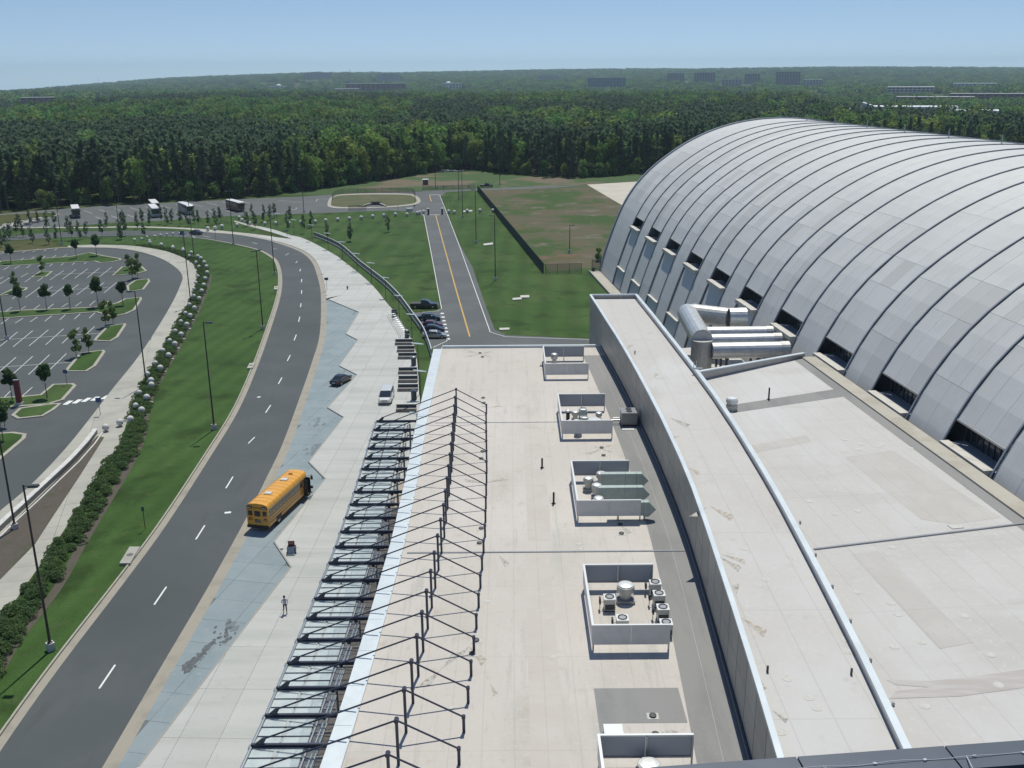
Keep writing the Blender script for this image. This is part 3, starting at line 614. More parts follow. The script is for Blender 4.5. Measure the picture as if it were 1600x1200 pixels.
# inner dark shell keeps the gaps closed
bu = B(); NN = 40
for a_, b_ in ((0.3, 205.0),):
    v = []; f = []
    for i in range(NN + 1):
        u, z = arco(TL * i / NN, -1.9); v += [H3(u, a_, max(0, z)), H3(u, b_, max(0, z))]
    for i in range(NN): f.append((2 * i, 2 * i + 1, 2 * i + 3, 2 * i + 2))
    f.append(tuple(range(0, 2 * NN + 2, 2))); f.append(tuple(range(2 * NN + 1, 0, -2)))
    bu.add(v, f)
bu.build("inner_shell", mat("inner_shell_dark", (.09, .10, .11), .6, .3), hg)
r5 = random.Random(11)
for bi, (a, b, ty) in enumerate(bays):
    lo = 0.0
    segs = []
    if ty == 'w':
        segs = [(t_low, t_sill - .05, -.12), (t_head, None, 0)]
        if b > 125: segs = [(t_head, None, 0)] if b > 150 else segs
    else: segs = [(0, None, .0)]
    for t0, t1, off in segs:
        cuts = [t0]
        end = TL if t1 is None else t1
        if t1 is None:
            # joint lines as on the real vault: one row of short panels around the haunch, long ones above
            js = [t_head + 8.5, t_head + 12.5 + r5.uniform(-1, 1), t_head + 20 + r5.uniform(-2, 2), TL * .5, TL * .72] if ty == 'w' else [t_low + 1.0, t_head + 3 + r5.uniform(-1, 1), t_head + 11 + r5.uniform(-1.5, 1.5), t_head + 17 + r5.uniform(-2, 2), TL * .5, TL * .72]
            cuts += [j for j in js if j > t0 + .5] + [end]
        else: cuts.append(end)
        for c0, c1 in zip(cuts[:-1], cuts[1:]):
            # each course is split in 2-3 sheets across the bay
            ns = 3 if c1 - c0 < 13 else 2
            for q in range(ns):
                s0_, s1_ = a + .16 + (b - a - .32) * q / ns, a + .16 + (b - a - .32) * (q + 1) / ns
                dull = r5.random() < (.30 if (c0 > t_head + 6 and c1 < t_head + 22) else .10)
                shell(B(), s0_ + .012, s1_ - .012, c0 + .015, c1 - .015, off - r5.uniform(0, .012)).build("roof_panel", MPAN2 if dull else MPAN, hg)
    if ty == 'w':
        # slot window: ledge, cheeks, glass set deep, head trim
        us, zs = arc(t_sill); uh, zh = arc(t_head)
        wn = thing("window", None, None, H3(us, (a + b) / 2, zs)); wn.parent = hg; wn.matrix_parent_inverse = hg.matrix_basis.inverted(); wn.name = "window"
        def bx(u0, u1, s0_, s1_, z0, z1, nm, m_):
            v = [H3(u0, s0_, z0), H3(u1, s0_, z0), H3(u1, s1_, z0), H3(u0, s1_, z0), H3(u0, s0_, z1), H3(u1, s0_, z1), H3(u1, s1_, z1), H3(u0, s1_, z1)]
            B().add(v, [(3, 2, 1, 0), (4, 5, 6, 7), (0, 1, 5, 4), (1, 2, 6, 5), (2, 3, 7, 6), (3, 0, 4, 7)]).build(nm, m_, wn)
        bx(us - .75, us + .15, a + .45, b - .3, zs - .35, zs + .22, "ledge", LEDGE)
        bx(us + .1, us + 2.2, a + .4, b - .25, zs - .05, zs + .02, "sill", RIBM)
        bx(us + 1.9, us + 2.0, a + .2, b - .2, zs, zh + 1.5, "pane", DARKG)
        for q in range(9):
            ss = a + .4 + (b - a - .8) * q / 8; bx(us + 1.82, us + 1.9, ss - .05, ss + .05, zs, zh + 1.2, "mullion", DARKJ)
        bx(uh - .12, uh + .35, a + .25, b - .25, zh - .16, zh + .02, "head_trim", GREYM)
        if b < 125:
            ul, zl = arc(t_low)
            bx(ul - .35, ul + .6, a + .4, b - .3, zl - .25, zl - .02, "ledge", LEDGE)
            LWM = bpy.data.materials.get("lower_wall_blue_grey") or mat("lower_wall_blue_grey", (.40, .45, .49), .4, .15)
            shell(B(), a + .18, b - .18, .02, t_low - .35, -.14).build("lower_wall", LWM, hg)
    if ty == 'w' and bi > 0 or bi == 0: pass
# ribs at every bay edge
for bi, ss in enumerate(sorted(set([round(x, 3) for a, b, t in bays for x in (a, b)]))):
    if ss < .4: continue
    bu = B(); n = 60; v = []; f = []
    for i in range(n + 1):
        for off, dsx in ((.0, -.06), (.17, -.085), (.17, .085), (.0, .06)):
            u, z = arco(TL * i / n, off); v.append(H3(u, ss + dsx, z))
    for i in range(n):
        for j in range(3): f.append((4 * i + j, 4 * i + j + 1, 4 * i + 4 + j + 1, 4 * i + 4 + j))
    bu.add(v, f).build("rib", RIBM, hg)
# end wall and its rim
bu = B(); n = 60; v = []; f = []
for i in range(n + 1):
    for off, s_ in ((-.4, -.35), (.3, -.35), (.3, .33), (-.4, .33)):
        u, z = arco(TL * i / n, off); v.append(H3(u, s_, z))
for i in range(n):
    for j in range(4): f.append((4 * i + j, 4 * i + (j + 1) % 4, 4 * i + 4 + (j + 1) % 4, 4 * i + 4 + j))
bu.add(v, f).build("end_rim", RIBM, hg)
pts = [arc(TL * i / 40) for i in range(41)]
B().add([H3(u, .1, z) for u, z in pts], [tuple(range(40, -1, -1))]).build("end_wall", MPAN, hg)
rp = [a for a, b, t in bays if t == 'w' and a > 10]
for ss in rp:
    u, z = arco(TL * .5, .2); x, y, z = H3(u, ss, z); B().tube((x, y, z), (x, y, z + 1.3), .09, 6).build("ridge_post", RIBM, hg)
# concrete apron strip at the foot and the gutter on the roof
v = [H3(-3.1, 0, 0), H3(-.55, 0, 0), H3(-.55, 110, 0), H3(-3.1, 110, 0)]
B().prism([p[:2] for p in v], 0, .35).build("foundation_ledge", CON2, hg)
B().prism([p[:2] for p in (H3(-3.25, 0, 0), H3(-3.12, 0, 0), H3(-3.12, 110, 0), H3(-3.25, 110, 0))], 0, .6).build("foundation_ledge", KERB, hg)

# --- link roof between raised block and hangar
lk = thing("link_building", "flat pale roofed link building between the raised block and the vaulted hangar", "building", (28, 70, 0))
A0 = (20.55, 106.5); gl = [H3(.2, s_, 0)[:2] for s_ in (123, 160, 205)]; 
poly = [(interp(PX, y) + .16, y) for y in range(22, 104, 6)] + [(20.6, 106.6)] + [H3(1.4, 124.8, 0)[:2]] + [H3(1.4, 205, 0)[:2], (17.9, 20)]
B().prism(poly, 0, 13.45).build("roof", ROOF_R, lk)
pA = (20.7, 106.8); pBq = H3(1.6, 124.6, 0)[:2]
B().beam((*pA, 13.9), (*pBq, 13.35), .3, 1.1).build("parapet", GREYM, lk); B().beam((*pA, 14.52), (*pBq, 13.97), .45, .12).build("parapet_cap", WMET, lk)
g1, g2 = H3(1.2, 125, 0)[:2], H3(1.2, 205, 0)[:2]; h1, h2 = H3(2.9, 125, 0)[:2], H3(2.9, 205, 0)[:2]; i1, i2 = H3(-.0, 125, 0)[:2], H3(-.0, 205, 0)[:2]
B().prism([g1, h1, h2, g2], 13.2, 13.62).build("gutter", CON2, lk)
B().sheet([i1, g1, g2, i2], 13.462).build("walkway_strip", PAD, lk)
B().sheet(GL([(1148, 632), (1146, 645), (1335, 617), (1318, 606)], 13.46), 13.463).build("walkway_strip", PAD, lk)
j1, j2 = G(1272, 858, 13.5), G(1640, 813, 13.5)
B().strip([j1, j2], .16, 13.45, 13.56).build("expansion_joint", GREYM, lk)
old = mat("old_membrane", (.445, .42, .39), .85, noise=[(.3, (.47, .45, .42), .4, .65), (2, (.42, .39, .36), .55, .75)], extra=seams(2.2, .88, radians(-5.5), .06, 9))
B().sheet(GL([(1320, 714), (1395, 704), (1565, 809), (1490, 819), (1440, 812)], 13.45), 13.4585).build("membrane_sheet", old, lk)
B().sheet(GL([(1330, 866), (1372, 861), (1520, 1004), (1468, 1014)], 13.45), 13.4590).build("membrane_sheet", old, lk)
B().sheet(GL([(1150, 700), (1260, 680), (1268, 690), (1158, 712)], 13.45), 13.4588).build("membrane_sheet", old, lk)
old2 = mat("old_membrane_cream", (.49, .445, .395), .85, noise=[(.3, (.515, .475, .43), .4, .65), (1.4, (.45, .40, .345), .55, .75)], extra=seams(1.9, .88, 0, .05, 9.5))
B().sheet([(2.9, 36), (2.9, 71.8), (.9, 71.8), (.9, 36)], 10.0045).build("membrane_sheet", old2, eb)
B().sheet([(1.2, 74), (1.2, 101), (3.2, 101), (3.2, 74)], 10.0043).build("membrane_sheet", old2, eb)
mud = mat("mud_stain", (.40, .365, .34), .85, noise=(.8, (.46, .44, .42), .4, .65, (.3, 2, 1)))
B().sheet(GL([(1385, 1062), (1450, 1064), (1500, 1060), (1540, 1054), (1600, 1046), (1660, 1040), (1660, 1066), (1560, 1080), (1500, 1088), (1440, 1090), (1390, 1092), (1400, 1080), (1450, 1074), (1400, 1070)], 13.46), 13.464).build("dirt_stain", mud, lk)
for px, py in [(1392, 942), (1340, 925), (1403, 960), (1440, 1003), (1397, 1010), (1548, 1023), (1506, 962), (1445, 1103), (1560, 1070), (1342, 702), (1345, 694), (1374, 698), (1377, 695), (1318, 705), (1422, 700), (1305, 803), (1340, 798), (1265, 783), (1320, 687), (1394, 855)]:
    x, y = G(px, py, 13.45); B().lathe((x, y, 13.45), [(.3, 0), (.3, .015)], 12).build("patch", PATCH, lk)
x, y = G(1493, 823, 13.45); B().obox((x, y, 13.45), 1.0, .7, .05, .2).build("patch", PATCH, lk)
for px, py in [(1246, 808), (1270, 858), (1296, 907), (1324, 960), (1355, 1021), (1390, 1089)]:
    x, y = G(px, py, 14.0); x += .25; B().obox((x, y, 13.45), .12, .16, .22).build("anchor", GREYM, lk)
# ================================================================== CANOPY, ROOFTOP PLANT, DUCTS
GLZ = mat("frosted_glass", (.62, .70, .70), .25, spec=.6, alpha=.5, noise=(1.2, (.52, .60, .61), .4, .65))
cn = thing("entrance_canopy", "dark steel entrance canopy of repeated mast frames with frosted glass panes and tie rods", "canopy", (-12, 78, 9))
FY = [43.5 + 2.845 * k for k in range(0, 23)]     # frame positions toward the far end
DY0 = FY[0]
NF = len(FY)
for k, y in enumerate(FY):
    c = interp(CY, y)
    xt, xe, xp, xr = -14.95 + c, -10.1 + c, -5.75 + c, -2.35 + c
    zb, zp, zr = 9.3, 12.95, 11.05
    b = B(); b.box(xt, y - .08, zb - .03, xe, y + .08, zb, 0).box(xt, y - .08, zb - .26, xe, y + .08, zb - .23).box(xt, y - .03, zb - .23, xe, y + .03, zb - .03)
    b.box(xe - .35, y - .06, zb - .5, xe - .02, y + .06, zb - .26); b.build("beam", TRUSS, cn)
    g = B(); v = [(xt - .12, y - .06, zb - .3), (xt + .75, y - .06, zb), (xt + .95, y - .06, zb + .42), (xt + .7, y - .06, zb + .40)]; v += [(a, y + .06, d) for a, _, d in v]
    g.add(v, [(3, 2, 1, 0), (4, 5, 6, 7), (0, 1, 5, 4), (1, 2, 6, 5), (2, 3, 7, 6), (3, 0, 4, 7)]); g.build("gusset", TRUSS, cn)
    B().tube((xt - .1, y - .16, zb - .25), (xt - .1, y + .16, zb - .25), .09, 8).build("pin", STEELG, cn)
    B().tube((xt + .6, y, zb + .28), (xp, y, zp), .055, 8).build("tie_rod", TRUSS, cn)
    B().tube((xp, y, zp), (xr, y, zr), .055, 8).build("tie_rod", TRUSS, cn)
    B().box(xp - .08, y - .08, 10.0, xp + .08, y + .08, zp - .1).tube((xp, y - .16, zp), (xp, y + .16, zp), .14, 10).build("mast", TRUSS, cn)
    e = B(); e.box(xr - .085, y - .08, 10.0, xr + .085, y + .08, zr - .1).tube((xr, y - .11, zr), (xr, y + .11, zr), .12, 10); e.build("end_post", TRUSS, cn)
    B().box(xe, y - .03, zb - .22, xe + 1.0, y + .03, zb - .14).build("stub_bar", TRUSS, cn)
    B().box(xe + .15, y + 1.36, zb - .05, xe + .7, y + 1.42, zb + .82 - .0 - .75).build("stub_bar", TRUSS, cn)
    if k < NF - 1:
        y2 = FY[k + 1]; c2 = interp(CY, y2); x1, x2 = xt + .1, xt + 3.3
        B().tube((xt, y + .1, zb - .2), (xt + c2 - c, y2 - .1, zb - .2), .10, 8).build("edge_tube", STEELG, cn)
        B().beam((xt + 1.62, y + .1, zb - .42), (xt + 1.62 + c2 - c, y2 - .1, zb - .42), .09, .14).build("purlin", GREYM, cn)
        B().beam((xt + 3.3, y + .1, zb - .42), (xt + 3.3 + c2 - c, y2 - .1, zb - .42), .09, .14).build("purlin", GREYM, cn)
        for dx in (3.62, 3.86):
            t_ = B(); t_.tube((xt + dx, y + .45, zb - .5), (xt + dx + c2 - c, y2 - .35, zb - .5), .085, 8)
            t_.tube((xt + dx, y + 1.3, zb - .5), (xt + dx, y + 1.4, zb - .5), .12, 8); t_.build("steel_tube", STEELG, cn)
        B().tube((xt + 3.2, y + .3, zb - .45), (xt + 4.05, y + .42, zb - .5), .06, 6).lathe((xt + 3.55, y + .33, zb - .65), [(.12, 0), (.15, .12), (.1, .25)], 8).build("bracket", TRUSS, cn)
        for q in range(3):
            ya, yb = y + .1 + (y2 - y - .2) * q / 3, y + .1 + (y2 - y - .2) * (q + 1) / 3
            for xa, xb in ((xt + .16, xt + 1.56), (xt + 1.68, xt + 3.24)):
                B().box(xa, ya + .03, zb - .28, xb, yb - .03, zb - .25).build("glass_pane", GLZ, cn)
            B().box(xt + .14, yb - .025, zb - .30, xt + 3.3, yb + .02, zb - .2).build("purlin", TRUSS if q != 2 else GREYM, cn)
        B().box(xt + .2, y + .62, zb - .85, xt + 3.2, y + .7, zb - .75).build("purlin", TRUSS, cn)
        for dx in (.2, 1.7): B().tube((xt + dx, y + .1, zb - .56), (xt + dx + 1.4, y + .95, zb - .62), .03, 5).build("tie_rod", TRUSS, cn)
# columns carrying the inner tubes
for k in range(1, NF, 3):
    y = FY[k]; c = interp(CY, y); B().tube((-11.2 + c, y + .4, .1), (-11.2 + c, y + .4, 8.7), .11, 8).build("column", GREYM, cn)
# foreground metal ledge of the viewing tower
ld = thing("viewing_tower_ledge", "dark blue grey metal ledge of the viewing tower with a thin cable clipped along it", "ledge", (1.2, 1.9, 45.4))
LM = mat("ledge_metal", (.075, .09, .115), .45, .3, noise=(6, (.09, .105, .13), .4, .7))
zt = 45.6
a = G(985, 1201, zt); b = G(1700, 1149, zt); d = Vector((b[0] - a[0], b[1] - a[1])).normalized(); nrm = Vector((d.y, -d.x))
P0 = Vector(a) - d * .3; P1 = Vector(b)
nseg = 4
for i in range(nseg):
    q0 = P0.lerp(P1, i / nseg) + d * .002; q1 = P0.lerp(P1, (i + 1) / nseg) - d * .002
    B().prism([q0, q1, q1 + nrm * .075, q0 + nrm * .075], zt - .12, zt).build("ledge_panel", LM, ld)
    B().prism([q0 + nrm * .077, q1 + nrm * .077, q1 + nrm * .092, q0 + nrm * .092], zt - .12, zt - .012).build("gasket", DARKJ, ld)
    B().prism([q0 + nrm * .094, q1 + nrm * .094, q1 + nrm * .4, q0 + nrm * .4], zt - .12, zt - .004).build("ledge_panel", LM, ld)
cbm = mat("cable_grey", (.45, .47, .48), .4)
cb_ = B(); prev = None
for i in range(40):
    q = P0.lerp(P1, i / 39) + nrm * (.042 + .0015 * sin(i * .9)); z = zt + .003 + .002 * sin(i * 1.3)
    if prev is not None: cb_.tube(prev, (q.x, q.y, z), .0009, 5)
    prev = (q.x, q.y, z)
cb_.build("cable", cbm, ld)
for i in range(12):
    q = P0.lerp(P1, (i + .4) / 12) + nrm * .042; B().obox((q.x, q.y, zt), .008, .005, .004, rnd.uniform(-.3, .3)).build("cable_clip", cbm, ld)
q = P0.lerp(P1, .77) + nrm * .042; prev = (q.x, q.y, zt + .004); cb_ = B()
for i in range(1, 9):
    r = q + nrm * .02 * i - d * .004 * sin(i * .6) * 3; cb_.tube(prev, (r.x, r.y, zt + .006 + .003 * sin(i)), .0014, 5); prev = (r.x, r.y, zt + .006 + .003 * sin(i))
cb_.build("cable", cbm, ld)

# --- rooftop plant screens
SCRI = mat("screen_panel_shaded", (.34, .37, .41), .55, .1); SCR = mat("screen_panel", (.66, .645, .62), .6, .0, noise=(1.5, (.61, .60, .575), .4, .65)); SCRC = mat("screen_cap", (.62, .63, .63), .5, .2)  # SCRI: shade on the back panels' inner faces put into a darker colour
LBL = ["farthest three sided grey plant screen on the cream roof, holding one lone round vent", "second farthest grey plant screen, crowded with small fans and a wide round lid", "middle three sided grey plant screen with three green ducts running out of it", "near three sided grey plant screen with six square condensers and one drum fan", "nearest grey plant screen, cut by the bottom edge of the picture"]
SC = [(4.2, 119.2, 9.7, 127.6), (5.2, 97.8, 10.6, 106.9), (5.5, 77.5, 11.0, 86.6), (5.2, 57.5, 10.4, 66.0), (4.6, 37.8, 9.9, 46.2)]
for i, (x0, y0, x1, y1) in enumerate(SC):
    t = thing("plant_screen", LBL[i], "screen", ((x0 + x1) / 2, (y0 + y1) / 2, 10), 0, "plant screens on the entrance roof")
    zb, zt_ = 10.55, 12.05
    for q in range(2):
        xa, xb = x0 + (x1 - x0) * q / 2, x0 + (x1 - x0) * (q + 1) / 2
        B().box(xa + .01, y0, zb, xb - .01, y0 + .07, zt_ - .1).build("panel", SCR, t)
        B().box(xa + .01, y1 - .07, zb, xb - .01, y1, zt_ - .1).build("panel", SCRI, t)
    for q in range(3):
        ya, yb = y0 + .07 + (y1 - y0 - .14) * q / 3, y0 + .07 + (y1 - y0 - .14) * (q + 1) / 3
        B().box(x0, ya + .01, zb, x0 + .07, yb - .01, zt_ - .1).build("panel", SCR, t)
    B().box(x0 - .04, y0 - .04, zt_ - .1, x1, y0 + .12, zt_).box(x0 - .04, y1 - .12, zt_ - .1, x1, y1 + .04, zt_).box(x0 - .04, y0 + .12, zt_ - .1, x0 + .12, y1 - .12, zt_).build("cap", SCRC, t)
    B().box(x0, y0 + .075, zb, x1, y0 + .13, zb + .1).box(x0, y1 - .13, zb, x1, y1 - .075, zb + .1).build("rail", GREYM, t)
    for px_, py_ in ((x0 + .05, y0 + .12), (x1 - .1, y0 + .12), (x0 + .05, y1 - .18), (x1 - .1, y1 - .18), ((x0 + x1) / 2, y1 - .18)):
        B().box(px_, py_, 10, px_ + .1, py_ + .1, zt_ - .1).build("post", GREYM, t)
WHT = mat("white_plant_metal", (.66, .67, .66), .4, .3); GRN = mat("green_grey_duct", (.40, .46, .43), .5, .1, noise=(2, (.36, .42, .39), .4, .6)); BLK = mat("black_rubber", (.02, .02, .022), .6)
CHR = mat("bare_metal", (.42, .42, .40), .45, .45, noise=(3, (.45, .46, .47), .4, .6))
def fan(x, y, r, h, lab, z=10.0, cap=True, group=None):
    t = thing("roof_fan", lab, "roof vent", (x, y, z), 0, group)
    B().obox((x, y, z), r * 2.1, r * 2.1, .25).build("base", GREYM, t)
    B().lathe((x, y, z + .25), [(r * .7, 0), (r * .7, h * .35), (r * 1.05, h * .42), (r * 1.05, h * .72), (r * .98, h * .74)], 18).build("drum", CHR, t)
    if cap: B().lathe((x, y, z + .25), [(r * .9, h * .74), (r * .9, h * .80), (r * .6, h * .84), (r * .02, h * .86)], 18).build("lid", WHT, t)
    return t
def condenser(px, py, lab):
    x, y = G(px, py, 10)
    t = thing("condenser", lab, "condenser", (x, y, 10), 0, "condensers inside the near plant screen")
    for dx in (-.3, .3): B().box(x + dx - .05, y - .4, 10, x + dx + .05, y + .4, 10.12).build("foot", BLK, t)
    B().box(x - .4, y - .4, 10.12, x + .4, y + .4, 10.95).build("cabinet", mat("condenser_cabinet", (.46, .49, .47), .5, .2) if "condenser_cabinet" not in bpy.data.materials else bpy.data.materials["condenser_cabinet"], t)
    B().box(x - .34, y - .43, 10.2, x + .34, y - .405, 10.6).build("coil_grille", DARKJ, t)
    B().box(x - .43, y - .43, 10.95, x + .43, y + .43, 11.03).build("top_panel", WHT, t)
    B().lathe((x, y, 11.03), [(.33, 0), (.33, .05), (.30, .05), (.28, .01)], 16).build("fan_guard", BLK, t)
    B().lathe((x, y, 11.04), [(.24, 0), (.24, .01)], 12).build("fan_blade", GREYM, t)
    x2 = x - .75; B().box(x2, y - .2, 10.5, x2 + .12, y + .2, 10.95).build("junction_box", BLK, t); B().tube((x2 + .06, y, 10), (x2 + .06, y, 10.5), .03, 6).tube((x2 + .1, y, 10.6), (x - .4, y, 10.6), .025, 6).build("pipe", GREYM, t)
for q, lab in [((952, 952), "upper left condenser near the drum fan in the near plant screen"), ((972, 985), "lower left condenser close behind the front panel of the near plant screen"), ((1023, 928), "farthest condenser of the right hand row in the near plant screen"), ((1029, 946), "second condenser of the right hand row in the near plant screen"), ((1035, 968), "third condenser of the right hand row, in front of the far pair"), ((1040, 992), "front condenser of the right hand row, half hidden by the screen panel")]: condenser(*q, lab)
x, y = G(977, 938, 10); fan(x, y, .62, 1.35, "big drum fan with pale round lid in the middle of the near plant screen")
x, y = G(866, 571, 10); fan(x, y, .42, 1.7, "lone round vent inside the farthest plant screen")
x, y = G(1013, 1215, 10); fan(x, y, .6, .9, "white domed vent lid just showing in the nearest plant screen")
x, y = G(921, 660, 10); 
x, y = 8.9, 100.9; fan(x, y, .85, 1.0, "wide low round vent lid in the second farthest plant screen")
x, y = 9.6, 103.2; fan(x, y, .35, 1.0, "small round vent behind the wide lid in the second farthest plant screen")
for i, (dx, y, lab) in enumerate([(6.2, 103.6, "small black and white exhaust at the back left of the second farthest screen"), (6.2, 100.2, "small black and white exhaust at the front left of the second farthest screen")]):
    t = thing("exhaust_unit", lab, "roof vent", (dx, y, 10)); B().box(dx - .2, y - .2, 10, dx + .2, y + .2, 11.0).build("body", BLK, t); B().lathe((dx, y, 11.0), [(.26, 0), (.28, .2), (.1, .3)], 12).build("hood", WHT, t)
for i, (dx, y, lab) in enumerate([(7.0, 103.4, "round drum vent at the back of the second farthest screen"), (6.95, 100.5, "round drum vent in the middle of the second farthest screen"), (7.0, 98.7, "round drum vent right behind the front panel of the second farthest screen")]): fan(dx, y, .38, 1.1, lab)
for i, (dx, y, lab) in enumerate([(7.9, 104.0, "square upblast unit at the back of the second farthest screen"), (7.85, 101.3, "square upblast unit in the middle of the second farthest screen")]):
    t = thing("upblast_unit", lab, "roof vent", (dx, y, 10)); B().box(dx - .45, y - .5, 10.1, dx + .45, y + .5, 11.1).build("cabinet", GRN, t)
    B().lathe((dx, y, 11.1), [(.42, 0), (.46, .15), (.38, .18), (.36, .05)], 16).build("fan_ring", WHT, t); B().lathe((dx, y, 11.12), [(.34, 0), (.34, .02)], 14).build("fan_blade", BLK, t)
for (px, py, lab) in [(939, 758, "farthest of four round vents in the middle plant screen"), (919, 766, "left hand round vent of the four in the middle plant screen"), (932, 777, "round vent between the far two and the front one in the middle screen"), (935, 798, "front round vent of four in the middle plant screen")]:
    x, y = G(px, py, 10); fan(x, y, .45, 1.3, lab)
for i, (ya, xa, xb, lab) in enumerate([(84.2, 8.1, 11.9, "farthest of three flat green roof ducts leaving the middle screen"), (81.1, 7.6, 11.6, "middle one of three flat green roof ducts"), (77.9, 8.2, 11.7, "nearest of three flat green roof ducts")]):
    t = thing("roof_duct", lab, "duct", ((xa + xb) / 2, ya, 10), 0, "green ducts of the middle screen")
    cuts = [xa, xa + (xb - xa) * .6, xa + (xb - xa) * .87, xb]
    for q in range(3): B().box(cuts[q] + .01, ya - .28, 10.5 if q < 2 else 10.4, cuts[q + 1] - .01, ya + .28, 11.75).build("duct_section", GRN, t)
    v = [(xb, ya - .28, 10.4), (xb, ya + .28, 10.4), (xb, ya + .28, 11.75), (xb, ya - .28, 11.75), (xb + .62, ya - .28, 11.05), (xb + .62, ya + .28, 11.05)]
    B().add(v, [(3, 0, 4), (1, 2, 5), (0, 1, 5, 4), (2, 3, 4, 5), (0, 3, 2, 1)]).build("hood", GRN, t)
    for q in (.25, .9):
        xx = xa + (xb - xa) * q; B().box(xx - .05, ya - .3, 10, xx + .05, ya + .3, 10.42).build("support", GREYM, t)
x, y = G(982, 662, 10); t = thing("air_handler", "square grey air handler with two round fans between the second screen and the metal wall", "air unit", (x, y, 10))
B().box(x - .85, y - .9, 10.2, x + .85, y + .9, 11.5).build("cabinet", mat("unit_grey", (.27, .275, .265), .5, .3), t); B().box(x - .9, y - .95, 11.5, x + .9, y + .95, 11.56).build("top_panel", GREYM, t)
for dy in (-.35, .45): B().lathe((x, y + dy, 11.56), [(.33, 0), (.33, .06), (.28, .06)], 16).build("fan_ring", BLK, t)
for dx in (-.7, .7): B().box(x + dx - .08, y - .9, 10, x + dx + .08, y + .9, 10.2).build("skid", BLK, t)
B().tube((x - .85, y - .2, 10.5), (x - 1.9, y - .2, 10.5), .1, 8).tube((x - .85, y + .3, 10.6), (x - 1.7, y + .3, 10.6), .05, 8).build("pipe", CHR, t)
x, y = G(980, 662, 10); B().obox((x - .1, y - 1.9, 10), 1.3, .5, .06).build("paver", WHT, label="flat white pad lying in front of the grey air handler", cat="pad")
for (px, py, h, z, lab) in [(847, 731, 1.0, 10, "far black upright vent pipe on the cream roof"), (865, 787, 1.1, 10, "near black upright vent pipe on the cream roof"), (1201, 624, 1.3, 13.45, "thin black vent pipe on the pale link roof near its dark strip")]:
    x, y = G(px, py, z); B().lathe((x, y, z), [(.22, 0), (.09, .1), (.09, h), (.05, h + .02)], 10).build("vent_pipe", BLK, label=lab, cat="vent pipe")
x, y = G(1143, 640, 13.45); t = thing("roof_vent", "stubby metal roof vent with white lid beside the parapet of the raised block", "roof vent", (x, y, 13.45))
B().lathe((x, y, 13.45), [(.6, 0), (.6, .5), (.5, .6), (.5, .8)], 16).build("drum", CHR, t); B().lathe((x, y, 14.25), [(.62, 0), (.62, .35), (.5, .5), (.05, .55)], 16).build("lid", WHT, t)
x, y = G(958, 1150, 10); B().obox((x, y, 10), 1.1, .9, .5).build("roof_hatch", WHT, label="white roof hatch box just behind the nearest plant screen", cat="hatch")
# small camera brackets on the parapet and wall fixtures
for (px, py) in [(1086, 572), (1090, 577)]:
    x, y = G(px, py, 15.2); 
x, y = G(1088, 575, 15.2); t = thing("davit_bracket", "small steel davit bracket on the parapet corner by the silver ducts", "bracket", (x, y, 15.2))
B().tube((x - .3, y, 15.2), (x - .3, y, 15.9), .04, 6).tube((x + .1, y + .5, 15.2), (x + .1, y + .5, 15.9), .04, 6).build("post", STEELG, t); B().box(x - .5, y - .5, 15.2, x + .6, y - .2, 15.32).build("plate", STEELG, t)
# --- silver ducts between raised block and vault
DUC = mat("silver_duct", (.60, .61, .60), .40, .55, noise=(1.5, (.5, .51, .50), .4, .65)); DUCD = mat("duct_tape_dull", (.42, .42, .40), .5, .5, noise=(3, (.5, .5, .48), .4, .6))
B().sheet([(-14.3, 42), (-10.0, 42), (-9.75, 80), (-10.0, 110), (-13.9, 110)], .158).build('canopy_paving', mat('brown_paving', (.42, .35, .28), .9, noise=(.5, (.36, .31, .25), .4, .6)), kind='structure')
def pipe(path, r, name, m, par, n=20):
    b = B(); v = []; P = [Vector(p) for p in path]; up = Vector((0, 0, 1))
    for i, p in enumerate(P):
        d = ((P[min(i + 1, len(P) - 1)] - P[max(i - 1, 0)])).normalized()
        a = d.cross(Vector((.3, .5, .8))).normalized(); bb = d.cross(a)
        v += [p + (a * cos(2 * pi * q / n) + bb * sin(2 * pi * q / n)) * r for q in range(n)]
    f = [(i * n + q, i * n + (q + 1) % n, (i + 1) * n + (q + 1) % n, (i + 1) * n + q) for i in range(len(P) - 1) for q in range(n)]
    f += [tuple(range(n)), tuple(range((len(P) - 1) * n, len(P) * n))]
    return b.add(v, f).build(name, m, par, smooth_=False)
zD = 13.9
A1 = (*G(1165, 496, zD), zD); A2 = (*G(1075, 490, zD), zD); A3 = (*G(1097, 531, zD), zD)
t = thing("silver_duct", "fat silver duct that turns twice like a U between the raised block and the vault", "duct", (A2[0], A2[1], 0))
pipe([A1, (A1[0] - 1.0, A1[1], zD)], 1.42, "collar", DUC, t)
pipe([(A1[0] - 1.0, A1[1], zD), (A1[0] - 2.4, A1[1], zD)], 1.38, "duct_section", DUC, t)
pipe([(A1[0] - 2.4, A1[1], zD), (A2[0] + .8, A2[1] + .1, zD)], 1.36, "duct_section", DUCD, t)
pipe([(A2[0] + 1.2, A2[1] + .3, zD), (A2[0] - .25, A2[1] - .4, zD)], 1.37, "elbow", DUC, t)
pipe([(A2[0] - .1, A2[1] + .3, zD), A3], 1.38, "duct_section", DUC, t)
pipe([(A3[0] + .02, A3[1] + .1, zD), (A3[0] + .02, A3[1] + .1, 4)], 1.37, "down_leg", DUCD, t)
